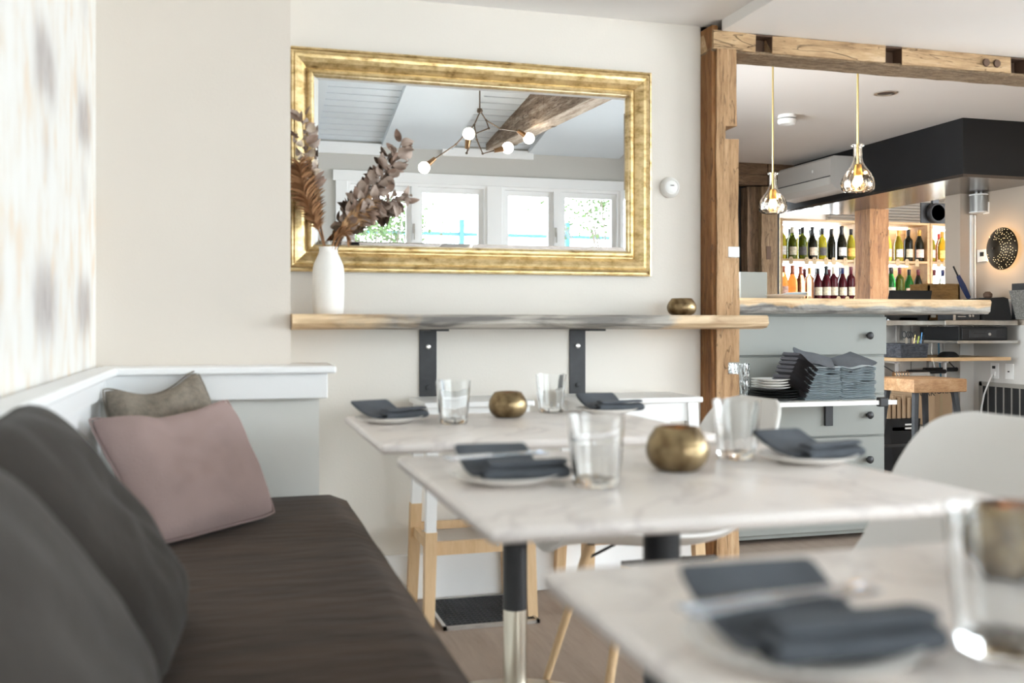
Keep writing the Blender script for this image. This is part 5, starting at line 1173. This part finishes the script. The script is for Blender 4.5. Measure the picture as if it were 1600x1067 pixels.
# on the counter top: POS screen, radio, printer
t = thing('pos_screen', 'black tilted till screen behind the bar top', 'screen', (4.42, 5.95, 1.034))
B().prism([(0.0, 0.02), (0.05, 0.0), (0.33, 0.0), (0.37, 0.21), (0.04, 0.21)], 0.0, 0.03, 'Y').obj('panel', m_black, t)
B().box(0.1, 0.25, 0.0, 0.12, 0.0, 0.02).obj('stand', m_blackmetal, t)
t = thing('radio_receiver', 'small grey stereo receiver on the steel counter', 'radio', (4.76, 5.70, 1.034))
B().box(0, 0.22, 0, 0.16, 0, 0.058, 0.004).obj('case', m_iron, t)
B().box(-0.004, 0.016, -0.004, 0.0, 0.0, 0.058).obj('end_cap', m_steel, t)
for z in (0.022, 0.038): B().box(0.035, 0.10, -0.003, 0, z, z + 0.006).obj('button_row', m_steel, t)
for x in (0.13, 0.155): B().lathe([(0.009, 0), (0.009, -0.008), (0.001, -0.009)], (x, 0, 0.03), 12, 'Y').obj('knob', m_steel, t)
t = thing('receipt_printer', 'black wedge-shaped receipt printer right of the bar top', 'printer', (4.99, 5.68, 1.034))
B().prism([(0, 0), (0.235, 0), (0.205, 0.15), (0.17, 0.16), (0.02, 0.15)], 0, 0.22, 'Y').obj('case', m_black, t)
B().box(0.04, 0.15, 0.05, 0.09, 0.151, 0.156).obj('paper_slot', m_iron, t)
t = thing('coffee_gear', 'row of small shiny metal jiggers on the steel counter', 'bar tools', (4.43, 6.0, 1.034))
for k in range(4): B().lathe([(0.018, 0), (0.020, 0.03), (0.016, 0.036)], (0.04 * k, 0, 0), 12).obj('jigger', m_chrome, t, smooth=True)
struct(B().box(4.36, 4.70, 5.95, 6.28, 1.0, 1.033).obj('trim_5', m_steel), 'steel return ledge of the counter')
t = thing('wooden_crate', 'open plywood crate behind the bar below the wine rack', 'crate', (4.80, 6.0, 1.034))
B().box(0, 0.265, 0, 0.012, 0, 0.25).box(0, 0.012, 0, 0.2, 0, 0.25).box(0.253, 0.265, 0, 0.2, 0, 0.25).box(-0.005, 0.27, -0.008, 0.2, 0.25, 0.262).obj('panel', m_oldorange if False else wood('plywood_gold', [(0.13, 0.06, 0.015), (0.24, 0.125, 0.035), (0.30, 0.17, 0.06)], (2, 4, 9), 3, 0.5, 0.05), t)
B().box(0.01, 0.05, -0.015, -0.009, 0.02, 0.13).obj('paper_sticker', m_plastic, t)
t = thing('hand_brush', 'dark blue paddle-shaped brush hanging by the wall end', 'brush', (5.02, 5.97, 1.35), 0)
B().prism([(0.0, 0.0), (0.02, 0.01), (0.07, -0.06), (0.115, -0.15), (0.10, -0.165), (0.085, -0.155), (0.035, -0.08)], 0, 0.012, 'Y').obj('paddle', M('navy_plastic', (0.015, 0.03, 0.10), 0.4), t)
B().tube([(0.01, 0.006, 0.0), (-0.03, 0.006, 0.07)], 0.006, 8).obj('handle', m_black, t)
tag(B().lathe([(0.02, 0), (0.03, 0.01), (0.03, 0.03), (0.015, 0.045), (0.001, 0.046)], n=18).obj('round_knob', m_stem, loc=(5.13, 5.80, 1.18 + 0.01), smooth=True), 'small dark round stopper beside the receipt printer', 'stopper')
# rolled mats on rods, boxes, bin
t = thing('umbrella_roll', 'bundle of dark rolled tubes with brown rings below the wooden shelf', 'rolled tubes', (4.46, 5.95, 0.655))
for k, (x0, x1, z, y) in enumerate(((0.02, 0.30, 0.0, 0.0), (0.20, 0.52, 0.012, 0.1), (0.42, 0.74, 0.02, 0.2))):
    B().tube([(x0, y, z), (x1, y, z)], 0.016, 12).obj('tube', m_blackmetal if k else m_cabdark, t, smooth=True)
    B().lathe([(0.016, 0), (0.016, 0.002)], (x1, y, z), 12, 'X').obj('end_cap', m_steel, t)
for k in range(6): B().lathe([(0.017, 0), (0.022, 0.003), (0.017, 0.006)], (0.01 + 0.022 * k, 0, 0), 14, 'X').obj('ring', m_copper, t)
B().tube([(0.05, 0.0, -0.0), (0.05, 0.3, 0.10)], 0.004, 6).tube([(0.7, 0.2, 0.02), (0.7, 0.32, 0.1)], 0.004, 6).obj('hook', m_iron, t)
def carton(name, label, x, y, z, w, d, h, txt):
    t = thing(name, label, 'box', (x, y, z)); B().box(0, w, 0, d, 0, h, 0.003).obj('carton', m_cork, t)
    B().box(w / 2 - 0.012, w / 2 + 0.012, -0.001, 0, 0, h).obj('flap_seam', m_paper, t)
    cu = bpy.data.curves.new('text', 'FONT'); cu.body = txt; cu.size = 0.062; cu.extrude = 0.0005; cu.align_x = 'CENTER'
    cu.materials.append(m_ink); tmp = bpy.data.objects.new('tmp', cu); C.objects.link(tmp); bpy.context.view_layer.update(); me = bpy.data.meshes.new_from_object(tmp); bpy.data.objects.remove(tmp); o = bpy.data.objects.new('printed_word', me); C.objects.link(o); o.parent = t; o.location = (w / 2, -0.002, h - 0.072); o.rotation_euler = (PI / 2, 0, 0)
carton('cork_box', 'left cardboard carton printed CORK under the counter', 4.57, 5.86, 0.31, 0.17, 0.25, 0.27, 'CORK')
carton('cork_box', 'right cardboard carton printed CORK under the counter', 4.745, 5.92, 0.31, 0.19, 0.25, 0.28, 'CORK')
struct(B().box(4.35, 5.0, 5.80, 6.28, 0.28, 0.305).obj('trim_6', m_cabdark), 'dark shelf below the cartons')
t = thing('paper_bag_bin', 'black bin of folded paper bags below the bar', 'bin', (4.34, 5.80, 0))
B().prism([(0.02, 0.0), (0.20, 0.0), (0.235, 0.36), (-0.015, 0.36)], 0, 0.24, 'Y').obj('body', m_black, t)
for z in (0.315, 0.29): B().box(0.11, 0.17, -0.002, 0, z, z + 0.012).obj('sticker', m_white, t)
for k in range(5): B().box(0.01 + k * 0.04, 0.035 + k * 0.04, 0.05, 0.2, 0.355, 0.50 + 0.02 * (k % 2), 0.002).obj('paper_bag', m_cork, t)
for k, (pts, m_, lab) in enumerate((([(5.0, 6.2, 0.99), (5.0, 6.22, 0.8), (5.02, 6.2, 0.65), (5.05, 6.22, 0.4)], m_steel, 'pale cable hanging behind the steel counter, left'), ([(5.06, 6.22, 0.99), (5.05, 6.2, 0.8), (5.07, 6.2, 0.6), (5.10, 6.2, 0.35)], M('blue_cable', (0.05, 0.16, 0.24), 0.4), 'blue cable hanging behind the steel counter, right'))):
    tag(B().tube(pts, 0.007, 6).obj('cable', m_, smooth=True), lab, 'cable')
# wooden counter stool
t = thing('wooden_stool', 'counter stool with thick live-edge wooden seat and black metal legs', 'stool', (3.82, 4.9, 0), 0)
q = B().box(0, 0.37, 0, 0.36, 0.607, 0.685, 0.008, 2).obj('seat', m_seatwood, t, smooth=True)
for (x, y, dx, dy) in ((0.05, 0.05, -0.06, -0.06), (0.32, 0.05, 0.06, -0.06), (0.05, 0.31, -0.06, 0.05), (0.32, 0.31, 0.06, 0.05)):
    B().tube([(x, y, 0.605), (x + dx, y + dy, 0.0)], [0.022, 0.015], 6).obj('leg', m_iron, t)
B().box(0.0, 0.37, 0.0, 0.02, 0.25, 0.265).box(0.0, 0.37, 0.34, 0.36, 0.25, 0.265).obj('footrest', m_iron, t)
